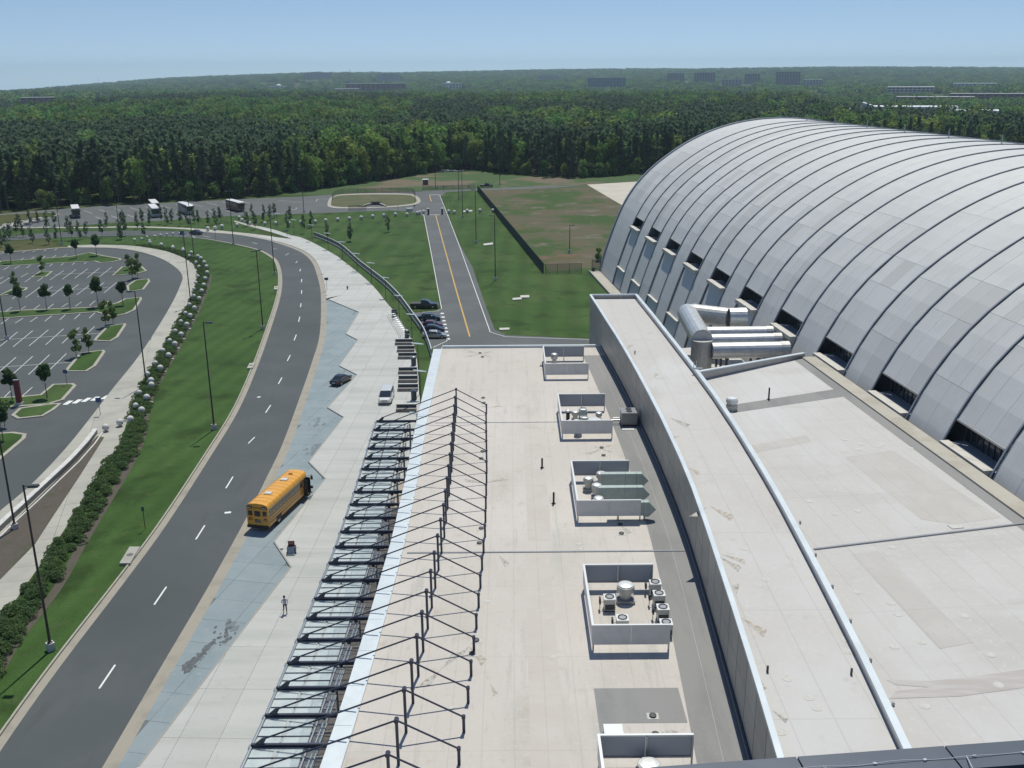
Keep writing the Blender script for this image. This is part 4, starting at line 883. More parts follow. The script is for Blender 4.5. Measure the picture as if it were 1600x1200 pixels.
for q in (.3, .6):
    xx = A1[0] + (A2[0] - A1[0]) * q; B().box(xx - .1, A1[1] - 1, 3, xx + .1, A1[1] - .8, zD - 1.2).box(xx - .1, A1[1] + .8, 3, xx + .1, A1[1] + 1, zD - 1.2).beam((xx, A1[1] - .9, 8), (xx, A1[1] + .9, 11), .08, .08).build("support_frame", DR, t)
for i, ((pa, ya), (pb_, yb), r, lab) in enumerate([((1100, 521), (1208, 520), .92, "farthest of three straight silver ducts side by side"), ((1105, 533), (1220, 531), .92, "middle one of three straight silver ducts side by side"), ((1112, 548), (1232, 546), 1.05, "nearest and thickest of three straight silver ducts")]):
    z = 12.6; a = (*G(pa, ya, z), z); b = (*G(pb_, yb, z), z)
    t = thing("silver_duct", lab, "duct", a, 0, "straight silver ducts into the vault"); d = Vector(b) - Vector(a)
    pipe([a, tuple(Vector(a) + d * .90)], r, "duct_section", DUC, t); pipe([tuple(Vector(a) + d * .89), b], r * 1.06, "collar", DUCD, t)
    for q in (.2, .7): p = Vector(a) + d * q; B().box(p.x - .1, p.y - .3, 3, p.x + .1, p.y + .3, z - r).build("support", DR, t)
B().prism([(20.9, 107.2), (22, 118), (22.5, 140), (32, 142), (34, 119)], 0, 8).build("service_roof", ROOF_U, lk)
# ================================================================== VEGETATION
PINE = leafmat("pine_needles", (.095, .155, .082), (.13, .185, .10), .28, .02)
DECI = leafmat("broad_leaves", (.11, .20, .058), (.16, .26, .075), .3, .035)
DECY = leafmat("fresh_leaves", (.16, .25, .055), (.22, .30, .08), .25, .03)
LOTL = leafmat("dark_tree_leaves", (.06, .115, .04), (.10, .165, .058), .15, .02)
YNG = leafmat("thin_tree_leaves", (.13, .18, .10), (.16, .20, .12), .2, .03)
HEDG = leafmat("hedge_leaves", (.10, .17, .06), (.15, .22, .085), .1, .01)
BARK = mat("bark", (.10, .08, .065), .9, noise=(3, (.15, .125, .105), .4, .6)); STAKE = mat("stake_wood", (.3, .25, .2), .9)
def leaves(bx_, n, sampler, size, r_, m=0, flat=.0):
    for _ in range(n):
        c, sz = sampler(); sz *= size * r_.uniform(.6, 1.3)
        a = Vector((r_.gauss(0, 1), r_.gauss(0, 1), r_.gauss(0, 1) * (1 - flat))).normalized(); b = a.orthogonal().normalized() * sz; a2 = a.cross(b).normalized() * sz * r_.uniform(.5, .9)
        rot = r_.uniform(0, 6.28); b, a2 = b * cos(rot) + a2 * sin(rot), a2 * cos(rot) - b * sin(rot)
        c = Vector(c); bx_.v += [tuple(c + b), tuple(c + a2), tuple(c - b), tuple(c - a2)]; k = len(bx_.v); bx_.f.append((k - 4, k - 3, k - 2, k - 1)); bx_.m.append(m)
def pine_crown(seed, H=20, n=520, size=.55, r0=2.7):
    r_ = random.Random(seed); bx_ = B()
    br = [(r_.uniform(.38, .98), r_.uniform(0, 6.28)) for _ in range(26)]
    def smp():
        t, a = r_.choice(br); rad_ = r0 * (1.05 - t) ** .6 * (.75 + .5 * sin(a * 2 + seed))
        f = r_.random() ** .6; x = cos(a) * rad_ * f + r_.gauss(0, .3); y = sin(a) * rad_ * f + r_.gauss(0, .3)
        return (x, y, H * t + f * .5 + r_.gauss(0, .35)), 1
    leaves(bx_, n, smp, size, r_); return bx_
def deci_crown(seed, H=15, n=900, size=.5, W=4.2, lo=.25):
    r_ = random.Random(seed); bx_ = B(); lobes = []
    for _ in range(14):
        t = r_.uniform(lo, .9); a = r_.uniform(0, 6.28); q = W * (1 - abs(t - .5) * 1.1) * r_.uniform(.2, .75)
        lobes.append((cos(a) * q, sin(a) * q, H * t, W * r_.uniform(.28, .5)))
    def smp():
        x, y, z, R_ = r_.choice(lobes); d = Vector((r_.gauss(0, 1), r_.gauss(0, 1), r_.gauss(0, .8))).normalized() * R_ * r_.uniform(.65, 1.05)
        return (x + d.x, y + d.y, z + d.z), 1
    leaves(bx_, n, smp, size, r_); return bx_
def trunk(H, r, top=.9, seed=0, limbs=5, m=0):
    r_ = random.Random(seed); b = B(); x = y = 0; prev = (0, 0, 0); k = 4
    for i in range(1, k + 1):
        q = (x + r_.uniform(-.12, .12) * H * .05, y + r_.uniform(-.1, .1) * H * .05, H * top * i / k); b.tube(prev, q, r * (1 - .8 * (i - 1) / k), 6, r * (1 - .8 * i / k), caps=False); prev = q
    for i in range(limbs):
        a = r_.uniform(0, 6.28); z = H * r_.uniform(.35, .75); L_ = H * .16; b.tube((0, 0, z), (cos(a) * L_, sin(a) * L_, z + L_ * .8), r * .3, 5, r * .08, caps=False)
    return b
def proto_tree(name, crown, tr, mc, label, cat, group):
    t = thing(name, label, cat, (0, 0, 0), 0, group)
    tr.build("trunk", BARK, t, rel=True); crown.build("crown", mc, t, rel=True); return t
# --- edge-of-forest line
edge = smooth(GL([(-260, 352), (-120, 341), (0, 331), (60, 327), (120, 322), (200, 318), (260, 315), (380, 309), (440, 303), (500, 295.5), (572, 285), (642, 275), (689, 266.5), (750, 266), (787, 271), (898, 278), (960, 275), (1040, 268), (1200, 262), (1400, 258), (1620, 252), (1800, 250)]), 4)
def edge_r(az):
    return float(np.interp(az, EA, ER))
_e = sorted((atan2(x, y), math.hypot(x, y)) for x, y in edge); EA = [a for a, _ in _e]; ER = [r for _, r in _e]
pines = [proto_tree("pine_tree", pine_crown(i, 19 + i, 620, .42), trunk(19 + i, .2, .97, i, 3), PINE, "x", "tree", "g") for i in range(4)]
decs = [proto_tree("broadleaf_tree", deci_crown(20 + i, 13 + i, 1300, .40, 3.9 + .3 * i, .2), trunk(13 + i, .22, .8, i), DECI if i < 1 else DECY, "x", "tree", "g") for i in range(4)]
bush = [proto_tree("bushy_tree", deci_crown(40 + i, 7, 800, .34, 2.9, .12), trunk(7, .12, .7, i), DECY if i else DECI, "x", "tree", "g") for i in range(2)]
r6 = random.Random(5)
def clumpn(x, y, s=1.0):   # smooth patchiness 0..1
    return .5 + .25 * (sin(x / 61 * s + 1.3) + sin(y / 83 * s + .4)) * .9 + .25 * sin((x * .8 + y * .6) / 37 * s + 2)
used = {}
def place(pr, kind, x, y, z=0):
    px_ = 800 + x / (y * cos(PITCH) + EYE * sin(PITCH)) * FOC
    reg = next(t_ for lim_, t_ in [(60, "at the far left edge of the picture"), (170, "behind the leftmost charter bus"), (265, "behind the pair of charter buses"), (330, "behind the grey white charter bus"), (430, "behind the brown sided charter bus"), (520, "where the grass mound begins"), (600, "behind the left half of the fenced pond"), (655, "behind the right half of the fenced pond"), (700, "behind the kiosk on the mound"), (760, "behind the rubble row and dark truck"), (850, "behind the near half of the bare field"), (930, "behind the far end of the bare field"), (1010, "behind the concrete apron"), (9999, "close behind the vaulted hangar")] if px_ < lim_)
    nm = {"pine": ("tall dark pine at the wood edge " + reg, "pines at the front of the wood"),
          "dec": ("green broadleaf tree at the wood edge " + reg, "broadleaf trees at the front of the wood"),
          "bush": ("low bright bushy tree at the wood foot " + reg, "bushy trees along the foot of the wood")}[kind]
    s_ = r6.uniform(.82, 1.15); rz = r6.uniform(0, 6.28)
    if pr.name not in used:
        used[pr.name] = 1; pr.location = (x, y, z); pr.rotation_euler = (0, 0, rz); pr.scale = (s_,) * 3; pr["label"], pr["group"] = nm; return pr
    return dup(pr, (x, y, z), rz, nm[0], nm[1], (s_ * r6.uniform(.9, 1.1), s_ * r6.uniform(.9, 1.1), s_ * r6.uniform(.9, 1.08)))
ep = along(edge, 3.6)
cnt = {"pine": 0, "dec": 0, "bush": 0}
for i, (x, y, h) in enumerate(ep):
    r = math.hypot(x, y); az = atan2(x, y)
    if abs(az) > .56: continue
    pxc = 800 + math.tan(az) * FOC / cos(PITCH)
    bright = 460 < pxc < 760
    for row in range(2):
        d = row * 6 + r6.uniform(0, 4.5); k = (r + d) / r; X, Y = x * k + r6.uniform(-1.5, 1.5), y * k
        u_ = r6.random(); 
        if row == 0: kind = "bush" if u_ < .55 else ("dec" if u_ < (.9 if bright else .6) else "pine")
        else: kind = "dec" if u_ < (.7 if bright else .22) else "pine"
        if cnt[kind] >= 290: continue
        cnt[kind] += 1
        place(r6.choice({"pine": pines, "dec": decs, "bush": bush}[kind]), kind, X, Y)
# --- the mass of the wood: geometry-node instances of light trees
def lod(name, bx_, m):
    me = bx_.mesh(name, m); return me
srcs = [lod("wood_pine_a", pine_crown(101, 20, 300, .62), PINE), lod("wood_pine_b", pine_crown(102, 21, 300, .62, 3.0), PINE), lod("wood_broadleaf_a", deci_crown(103, 15, 480, .62, 4.6, .35), DECI),
        lod("wood_broadleaf_b", deci_crown(104, 16, 480, .62, 4.9, .35), DECI), lod("wood_broadleaf_c", deci_crown(105, 15, 480, .62, 4.6, .35), DECY), lod("wood_pine_c", pine_crown(107, 18, 330, .7, 3.6), PINE)]
tt = trunk(20, .19, .95, 3, 2); 
def gn_scatter(name, groups, label, cat):
    """one object whose points carry tree instances; groups = [(mesh, Nx5 array x,y,z,rot,scale)]"""
    allp = []; idx = []
    for gi, (me, arr) in enumerate(groups): allp += arr; idx += [gi] * len(arr)
    pm = bpy.data.meshes.new(name); pm.from_pydata([p[:3] for p in allp], [], [])
    at = pm.attributes.new("rz", 'FLOAT', 'POINT'); at.data.foreach_set("value", [p[3] for p in allp])
    at = pm.attributes.new("sc", 'FLOAT', 'POINT'); at.data.foreach_set("value", [p[4] for p in allp])
    at = pm.attributes.new("gi", 'INT', 'POINT'); at.data.foreach_set("value", idx)
    o = bpy.data.objects.new(name, pm); col.objects.link(o); tag(o, label, cat, None, "stuff")
    ng = bpy.data.node_groups.new(name, 'GeometryNodeTree'); ng.interface.new_socket("Geometry", in_out='INPUT', socket_type='NodeSocketGeometry'); ng.interface.new_socket("Geometry", in_out='OUTPUT', socket_type='NodeSocketGeometry')
    n = ng.nodes; L = ng.links; gi_ = n.new("NodeGroupInput"); go = n.new("NodeGroupOutput"); jn = n.new("GeometryNodeJoinGeometry")
    na = lambda nm, ty: (lambda x: (setattr(x, "data_type", ty), x.inputs[0].__setattr__("default_value", nm), x)[2])(n.new("GeometryNodeInputNamedAttribute"))
    rz = na("rz", 'FLOAT'); scn = na("sc", 'FLOAT'); gin = na("gi", 'INT')
    cx = n.new("ShaderNodeCombineXYZ"); L.new(rz.outputs[0], cx.inputs[2])
    for gi, (me, arr) in enumerate(groups):
        so = bpy.data.objects.new(me.name, me)
        oi = n.new("GeometryNodeObjectInfo"); oi.inputs[0].default_value = so
        cmp_ = n.new("FunctionNodeCompare"); cmp_.data_type = 'INT'; cmp_.operation = 'EQUAL'
        L.new(gin.outputs[0], cmp_.inputs[2]); cmp_.inputs[3].default_value = gi
        ip = n.new("GeometryNodeInstanceOnPoints"); L.new(gi_.outputs[0], ip.inputs["Points"]); L.new(cmp_.outputs[0], ip.inputs["Selection"]); L.new(oi.outputs["Geometry"], ip.inputs["Instance"]); L.new(cx.outputs[0], ip.inputs["Rotation"]); L.new(scn.outputs[0], ip.inputs["Scale"])
        L.new(ip.outputs[0], jn.inputs[0])
    L.new(jn.outputs[0], go.inputs[0]); md = o.modifiers.new("scatter", 'NODES'); md.node_group = ng
    return o
arrs = [[] for _ in srcs]
def dens(px, r):   # where the dense wood ends and the open, built-up land begins
    return float(np.interp(px, [-200, 0, 200, 400, 800, 1000, 1250, 1300, 1600, 1900], [950, 1080, 1650, 1950, 2050, 1900, 1350, 900, 760, 760]))
n_try = 0
while n_try < 78000:
    n_try += 1
    az = r6.uniform(-.60, .60); r = 330 * (2060 / 330) ** (r6.random() ** .80)
    if r < edge_r(az) + 10: continue
    px = 800 + math.tan(az) * FOC / cos(PITCH)
    if r > dens(px, r): continue
    x, y = r * sin(az), r * cos(az)
    g = clumpn(x, y) + .5 * clumpn(x + 300, y, 2.3) - .25
    wob = 70 * sin(x / 90) + 50 * sin(x / 37 + 2)
    if px < 640: zone = .03 if r < 760 + wob else (.93 if r < 1230 + wob else .12)
    elif px < 1000: zone = .07 if r < 1050 + wob else (.12 if r < 1250 else .8)
    elif px < 1270: zone = .08 if r < 900 + wob else .6
    else: zone = .85 if r < 640 + wob * .3 else .12
    pd = zone
    if zone < .3 and g > .88: pd = .8
    if r < edge_r(az) + 40 and 440 < px < 800: pd = .8
    elif r < edge_r(az) + 20: pd = .35
    dec_ = r6.random() < pd
    k = (4 if r6.random() < (.38 if r < edge_r(az) + 60 else .28 if g > .75 else .08) else r6.choice((2, 3))) if dec_ else r6.choice((0, 1, 5))
    s_ = r6.uniform(.75, 1.25) * (1.35 if r6.random() < .15 else 1) if dec_ else r6.uniform(.72, 1.12)
    arrs[k].append((x, y, terrain_z(x, y) - (0 if not dec_ else 1), r6.uniform(0, 6.28), s_))
print("wood instances", sum(len(a) for a in arrs))
gn_scatter("woodland", list(zip(srcs, arrs)), "dense wood of dark pines and brighter broadleaf trees filling the middle distance", "woodland")
# trunks of the wood seen at its foot
b = B()
for i in range(500):
    q = r6.choice(ep); r = math.hypot(q[0], q[1]); k = (r + r6.uniform(3, 16)) / r; x, y = q[0] * k, q[1] * k; b.tube((x, y, 0), (x + r6.uniform(-.3, .3), y, 11), .16, 5, .08, caps=False)
b.build("tree_trunks", BARK, kind="stuff", label="thin grey trunks showing between the leaves at the foot of the wood", cat="tree trunks")
# --- far tree cover to the horizon
far = [lod("far_clump_a", deci_crown(201, 15, 420, 1.9, 15, .35), DECI), lod("far_clump_b", deci_crown(202, 14, 420, 1.9, 17, .35), DECI), lod("far_clump_c", deci_crown(203, 15, 420, 1.8, 15, .4), PINE)]
fa_ = [[] for _ in far]; r = 0
FARB = []   # clearings kept open for far buildings (filled below)
def clearing(x, y):
    for cx, cy, R_ in CLEAR:
        if (x - cx) ** 2 + (y - cy) ** 2 < R_ * R_: return True
    return False
CLEAR = []
def far_pt(px, r): az = math.atan((px - 800) * cos(PITCH) / FOC); return (r * sin(az), r * cos(az))
FARL = [ # px, range, width, depth, height, material, label
 (952, 3000, 110, 40, 20, 0, "blue glass office block far off above the middle of the wood"), (1236, 3400, 75, 30, 34, 1, "tall brown office block on the right skyline"), (1180, 3500, 50, 30, 26, 1, "brown office block left of the tall one on the right skyline"), (1105, 3500, 70, 30, 28, 1, "grey brown office block behind the parked cars glint, right of centre"), (1148, 3000, 55, 30, 16, 2, "pale low office with banded front, right of centre on the skyline"),
 (1060, 3700, 60, 30, 22, 1, "small dim office block just left of the grey brown one"), (1275, 3000, 50, 26, 16, 3, "pale building just right of the tall brown block"), (1430, 2300, 90, 40, 10, 3, "long pale warehouse with low roof in the trees at the far right"), (1190, 1750, 120, 26, 7, 4, "long white roofed store strip beyond the wood, right of centre"), (1355, 1150, 60, 26, 7, 4, "white roofed hall among trees, left of the green gabled centre"),
 (1430, 850, 0, 0, 0, 9, ""), (1528, 820, 0, 0, 0, 9, ""), (58, 1900, 52, 30, 12, 5, "dark purple brown slab building near the left edge of the skyline"), (590, 3000, 170, 40, 14, 5, "long low brick red building left of centre on the skyline"), (545, 2700, 60, 24, 6, 4, "small white shed row in front of the brick red building"), (610, 4200, 90, 40, 22, 2, "pale block on the ridge behind the brick red building"),
 (500, 4600, 120, 50, 18, 2, "long grey building under the far ridge, left of centre"), (436, 3200, 50, 26, 9, 4, "white building under the bright glint, left of centre"), (1560, 1900, 130, 40, 9, 5, "reddish townhouse row at the right edge"), (1470, 1700, 110, 40, 9, 5, "reddish townhouse row beyond the green gabled centre"), (860, 3900, 80, 30, 15, 2, "pale office just left of the blue glass block"), (1530, 2600, 90, 40, 8, 4, "low white roofed unit far right below the horizon"), (710, 3000, 55, 25, 10, 4, "white topped building above the wood, just left of the middle")]
for px, rr, wd, dp, h, mi, lb_ in FARL:
    x, y = far_pt(px, rr); k = .93 if rr > 2000 else .9
    for kk in (1, .975, .95, .925, .9): CLEAR.append((x * kk, y * kk, max(wd, 120) * .65))
r = 760
while r < 6900:
    st_ = 17 + (r - 760) * .0048; azs = -.62
    while azs < .62:
        px = 800 + math.tan(azs) * FOC / cos(PITCH)
        x, y = r * sin(azs) + r6.uniform(-.4, .4) * st_, r * cos(azs) + r6.uniform(-.4, .4) * st_
        azs += st_ / r * r6.uniform(.7, 1.3)
        if r < dens(px, r) + 8 or clearing(x, y): continue
        if clumpn(x, y, .22) + .35 * clumpn(x, y, .9) < .47 and r6.random() < .8: continue
        s_ = r6.uniform(.75, 1.25) * (.55 if r < 1300 else .8 if r < 2000 else 1.15); k = 2 if r6.random() < .2 else r6.choice((0, 1))
        fa_[k].append((x, y, terrain_z(x, y) - 3.5 * s_, r6.uniform(0, 6.28), s_))
    r += st_ * .9
print("far clumps", sum(len(a) for a in fa_))
gn_scatter("far_woods", list(zip(far, fa_)), "hazy belts of trees running to the horizon", "woods")
# --- far buildings
FM = [mat("blue_curtain_wall", (.13, .20, .27), .25, .3), mat("brown_office_wall", (.20, .17, .16), .8), mat("pale_office_wall", (.42, .41, .40), .8), mat("cream_wall", (.5, .46, .42), .8), mat("white_wall", (.6, .6, .6), .8), mat("brick_wall", (.22, .12, .10), .85)]
RF = mat("far_white_roof", (.72, .74, .76), .6); RFG = mat("far_grey_roof", (.35, .35, .37), .7); GRNR = mat("green_gable_roof", (.07, .13, .10), .6)
def far_building(x, y, z, wd, dp, h, mi, label, name="office_block"):
    t = thing(name, label, "building", (x, y, z)); a = -atan2(x, y); rows = max(1, int(h / 4)); nb = max(3, min(12, int(wd / 8)))
    t.rotation_euler = (0, 0, a)
    B().box(-wd / 2, -dp / 2, -3, wd / 2, dp / 2, h).build("wall", FM[mi], t, rel=True); B().box(-wd / 2 - .5, -dp / 2 - .5, h, wd / 2 + .5, dp / 2 + .5, h + .6).build("roof", RF if mi in (3, 4) else RFG, t, rel=True)
    me = None
    for r_ in range(rows):
        for q in range(nb):
            xw = -wd / 2 + wd * (q + .5) / nb; zw = h * (r_ + .3) / rows
            if me is None: me = B().box(-wd / nb * .36, -.15, 0, wd / nb * .36, 0, h / rows * .45).mesh("window", DARKG)
            link("window", me, t, loc=(xw, -dp / 2, zw), rel=True)
    return t
for px, rr, wd, dp, h, mi, lb_ in FARL:
    if mi == 9: continue
    x, y = far_pt(px, rr); far_building(x, y, terrain_z(x, y) + (0 if rr < 2000 else 6), wd, dp, h + (4 if rr > 2500 else 0), mi, lb_, "office_block" if h > 12 else "warehouse")
for i, (px0, px1, yb, rr, lab) in enumerate([(1371, 1491, 172, 880, "long white roofed centre with a dark green gable in its middle"), (1495, 1562, 178, 860, "smaller white roofed hall right of the gabled centre")]):
    x, y = far_pt((px0 + px1) / 2, rr); wd = (px1 - px0) / FOC * rr; z = 4 if i == 0 else 2
    t = thing("shopping_centre", lab, "building", (x, y, 0), -atan2(x, y)); B().box(-wd / 2, -14, 0, wd / 2, 14, 14 + z).build("wall", FM[2], t, rel=True)
    B().box(-wd / 2 - 1, -15, 14 + z, wd / 2 + 1, 15, 15.3 + z).build("roof", RF, t, rel=True)
    if i == 0:
        B().add([(-9, -19, 12), (9, -19, 12), (0, -19, 18.5), (-9, 0, 12), (9, 0, 12), (0, 0, 18.5)], [(0, 1, 2), (5, 4, 3), (0, 2, 5, 3), (1, 4, 5, 2)]).build("gable_roof", GRNR, t, rel=True)
        B().add([(-wd / 2 - 1, -15.5, 15.3 + z), (-wd / 2 + 9, -15.5, 15.3 + z), (-wd / 2 - 1, -15.5, 18.5 + z), (-wd / 2 - 1, 0, 15.3 + z), (-wd / 2 + 9, 0, 15.3 + z), (-wd / 2 - 1, 0, 18.5 + z)], [(0, 1, 2), (5, 4, 3), (0, 2, 5, 3), (1, 4, 5, 2)]).build("end_gable", RF, t, rel=True)
    for q in range(10): B().box(-wd / 2 + wd * (q + .2) / 10, -14.2, 5, -wd / 2 + wd * (q + .8) / 10, -14.02, 11).build("window", DARKG, t, rel=True)
# clutter right behind the vault ridge
x, y = far_pt(1585, 520); t = thing("airfield_building", "low white flat roofed building just behind the vault ridge at the right edge", "building", (x, y, 0)); B().box(x - 35, y - 14, 0, x + 60, y + 14, 8.5).build("wall", FM[3], t); B().box(x - 36, y - 15, 8.5, x + 61, y + 15, 9.2).build("roof", RF, t)
for q in range(6): B().box(x - 30 + q * 9, y - 4, 9.2, x - 27 + q * 9, y - 1, 10.6).build("roof_unit", GREYM, t)
# masts and cranes on the skyline
for px, rr, h, lab in [(506, 3300, 46, "thin leaning crane jib on the skyline left of the tower crane"), (976, 2600, 36, "thin transmission mast left of the blue glass block"), (887, 2500, 40, "thin lattice mast near the middle of the skyline"), (606, 1500, 26, "dark thin pole rising from the wood"), (682, 1500, 26, "dark thin pole rising from the wood, right of the other"), (1420, 3600, 34, "thin mast on the far right skyline"), (157, 4400, 40, "tiny pale mast on the left skyline")]:
    x, y = far_pt(px, rr); z = terrain_z(x, y); B().tube((x, y, z), (x + (3 if px == 506 else 0), y, z + h + 14), .55, 5, .3).build("mast", mat("mast_grey", (.2, .2, .2), .6) if "mast_grey" not in bpy.data.materials else bpy.data.materials["mast_grey"], label=lab, cat="mast")
x, y = far_pt(551, 3400); z = terrain_z(x, y); t = thing("tower_crane", "tower crane with level jib on the skyline left of centre", "crane", (x, y, z))
B().tube((x, y, z), (x, y, z + 62), .8, 5).build("mast", bpy.data.materials["mast_grey"], t); B().tube((x - 34, y, z + 50), (x + 16, y, z + 51), .7, 5).build("jib", bpy.data.materials["mast_grey"], t)
for px, rr, lab in [(438, 3150, "white water tank glinting under the left ridge"), (704, 2950, "white tank glinting above the wood left of the middle")]:
    x, y = far_pt(px, rr); z = terrain_z(x, y); t = thing("water_tank", lab, "tank", (x, y, z)); B().lathe((x, y, z + 16), [(2, 0), (7, 3), (7.5, 7), (4, 10), (.3, 11)], 12).build("bowl", RF, t); B().tube((x, y, z), (x, y, z + 17), 1.5, 8).build("stem", RF, t)
# --- car-park trees, young trees, hedge
lotp = [proto_tree("parking_lot_tree", deci_crown(60 + i, 4.4, 2000, .15, 1.05, .55), trunk(4.3, .07, .7, i, 4), LOTL, "x", "tree", "g") for i in range(2)]
lotl = [proto_tree("slim_tree", deci_crown(70 + i, 5.2, 900, .17, 1.15, .25), trunk(5.2, .06, .85, i, 5), leafmat("light_tree_leaves", (.12, .19, .05), (.16, .23, .07), .15, .02) if i == 0 else bpy.data.materials["light_tree_leaves"], "x", "tree", "g") for i in range(2)]
used2 = {}
def put(pr, px, py, lab, grp, s=1.0, scz=None):
    x, y = G(px, py, .15); rz = r6.uniform(0, 6.28); sc_ = (s, s, scz or s * r6.uniform(.93, 1.08))
    if pr.name not in used2:
        used2[pr.name] = 1; pr.location = (x, y, .1); pr.rotation_euler = (0, 0, rz); pr.scale = sc_; pr["label"] = lab; pr["group"] = grp; return pr
    return dup(pr, (x, y, .1), rz, lab, grp, sc_)
gA, gB = "round dark trees of the car park", "slim light green trees of the car park"
for i, (x, y, s, lab) in enumerate([(70, 205, 1.15, "round dark tree on the upper grass strip at the left edge of the car park"), (478, 172, 1.1, "left of two round dark trees on the upper grass strip end"), (605, 157, 1.3, "right and larger of two round dark trees on the upper grass strip end"), (128, 502, 1.15, "leftmost round dark tree of the five on the long grass island"), (293, 494, 1.1, "second round dark tree from the left on the long grass island"), (440, 489, 1.1, "third of five round dark trees, mid way on the long grass island"), (615, 476, 1.3, "fourth and widest round dark tree on the long grass island"), (770, 466, 1.15, "fifth round dark tree, at the right end of the long island"), (78, 1060, 1.1, "round dark tree left of the red pylon sign"), (295, 1045, 1.15, "round dark tree right of the red pylon sign"), (20, 1310, 1.0, "round dark tree on the corner island below the red pylon")]):
    put(lotp[i % 2], x * .25, 360 + y * .25, lab, gA, s * 1.1)
for i, (x, y, s, lab) in enumerate([(262, 268, 1.05, "slim light tree on the tiny island in the second row"), (100, 385, 1.1, "slim light tree on the small island by the left edge"), (830, 305, 1.2, "left one of two bright slim trees crowded on the right islands"), (862, 292, 1.35, "right one of two bright slim trees crowded on the right islands"), (806, 245, .9, "faint slim tree behind the two bright ones"), (708, 580, 1.15, "slim light tree beyond the square island, its crown over the long island"), (662, 600, 1.2, "leaning light tree at the left corner of the square island"), (555, 760, 1.1, "slim light tree on the middle grass island"), (478, 790, 1.2, "slim light tree at the left corner of the middle grass island"), (30, 1225, 1.1, "light green tree at the left frame edge by the lower island")]):
    put(lotl[i % 2], x * .25, 360 + y * .25, lab, gB, s * .86)
yng = [proto_tree("young_tree", deci_crown(80 + i, 4.6, 520, .15, .95, .15), trunk(4.6, .045, .95, i, 6), YNG, "x", "tree", "g") for i in range(3)]
yl = [(16, 374), (26, 369), (37, 370), (51, 379), (61, 353), (74, 356), (76, 381), (86, 354), (88, 375), (106, 360), (113, 375), (125, 374), (135, 368), (160, 371), (167, 354), (190, 374), (195, 355), (9, 380), (2, 385), (30, 358), (48, 350),
      (191, 349), (196, 368), (188, 373), (215, 357), (226, 373), (234, 351), (222, 348), (252, 349), (261, 351), (269, 348), (282, 353), (294, 353), (304, 348), (311, 355), (326, 351), (337, 351), (345, 348),
      (395, 340), (386, 353), (399, 358), (412, 346), (422, 343), (429, 340), (450, 359), (454, 345), (475, 364), (486, 355), (511, 372), (547.5, 377), (547.5, 376), (606, 362)]
for i, (px, py) in enumerate(yl):
    put(yng[i % 3], px, py, "young thin dull green tree planted " + ("at the left frame edge above the car park" if px < 60 else "between the left charter bus and the car park" if px < 140 else "above the car park curve" if px < 240 else "between the charter buses and the far road bend" if px < 350 else "beside the pale path to the bus park" if px < 440 else "on the lawn left of the railing top" if px < 520 else "on the lawn below the fenced pond"), "young trees planted round the bend", r6.uniform(.85, 1.1), r6.uniform(1.15, 1.5))
x, y = G(945, 409, 0); put(bush[0], 935, 407, "round yellow green bush behind the chain fence beside the vault", None, .5)
# hedge: individual shrubs in two staggered rows along the footway
shr = []
for i in range(3):
    bx_ = B(); r_ = random.Random(300 + i); lob = [(r_.uniform(-.7, .7), r_.uniform(-.7, .7), r_.uniform(.25, .75), r_.uniform(.45, .7)) for _ in range(6)]
    def smp():
        x, y, z, R_ = r_.choice(lob); d = Vector((r_.gauss(0, 1), r_.gauss(0, 1), abs(r_.gauss(0, .8)))).normalized() * R_ * r_.uniform(.8, 1.05); return (x + d.x, y + d.y, max(.05, z + d.z * .9)), 1
    leaves(bx_, 900, smp, .10, r_); shr.append(bx_.mesh("hedge_shrub", HEDG))
hl = walk_out; hr = offset(walk_out, -4.0); tgt = hedge_r
mid = [((a[0]), (a[1])) for a in offset(walk_out, -1.15)]; nn_ = 0
def shrub(x, y, s):
    global nn_
    if nn_ >= 298: return
    o = bpy.data.objects.new("hedge_shrub", shr[nn_ % 3]); col.objects.link(o); o.location = (x, y, 0); o.rotation_euler = (0, 0, r6.uniform(0, 6.28)); o.scale = (s * .80, s * .80, s * r6.uniform(.6, .8)); nn_ += 1
    tag(o, "dense dark green shrub of the hedge " + ("beside the mulch bed at lower left" if y < 105 else "just below the two open standing white balls" if y < 138 else "level with the crosswalk" if y < 165 else "in the middle stretch studded with white balls" if y < 215 else "in the upper stretch nearing the car park curve" if y < 265 else "at its far curved end"), "shrub", "shrubs of the hedge beside the footway")
rowsl = []
for off, st_ in ((-.8, 1.6), (-2.0, 1.6)):
    for q in along(offset(walk_out, off), st_, rnd.uniform(.2, 1)): rowsl.append((q[1], q[0] + r6.uniform(-.15, .15), off))
rowsl.sort()
for y, x, off in rowsl:
    if y > 55: shrub(x, y, r6.uniform(.95, 1.25) if y < 200 else r6.uniform(.8, 1.05))
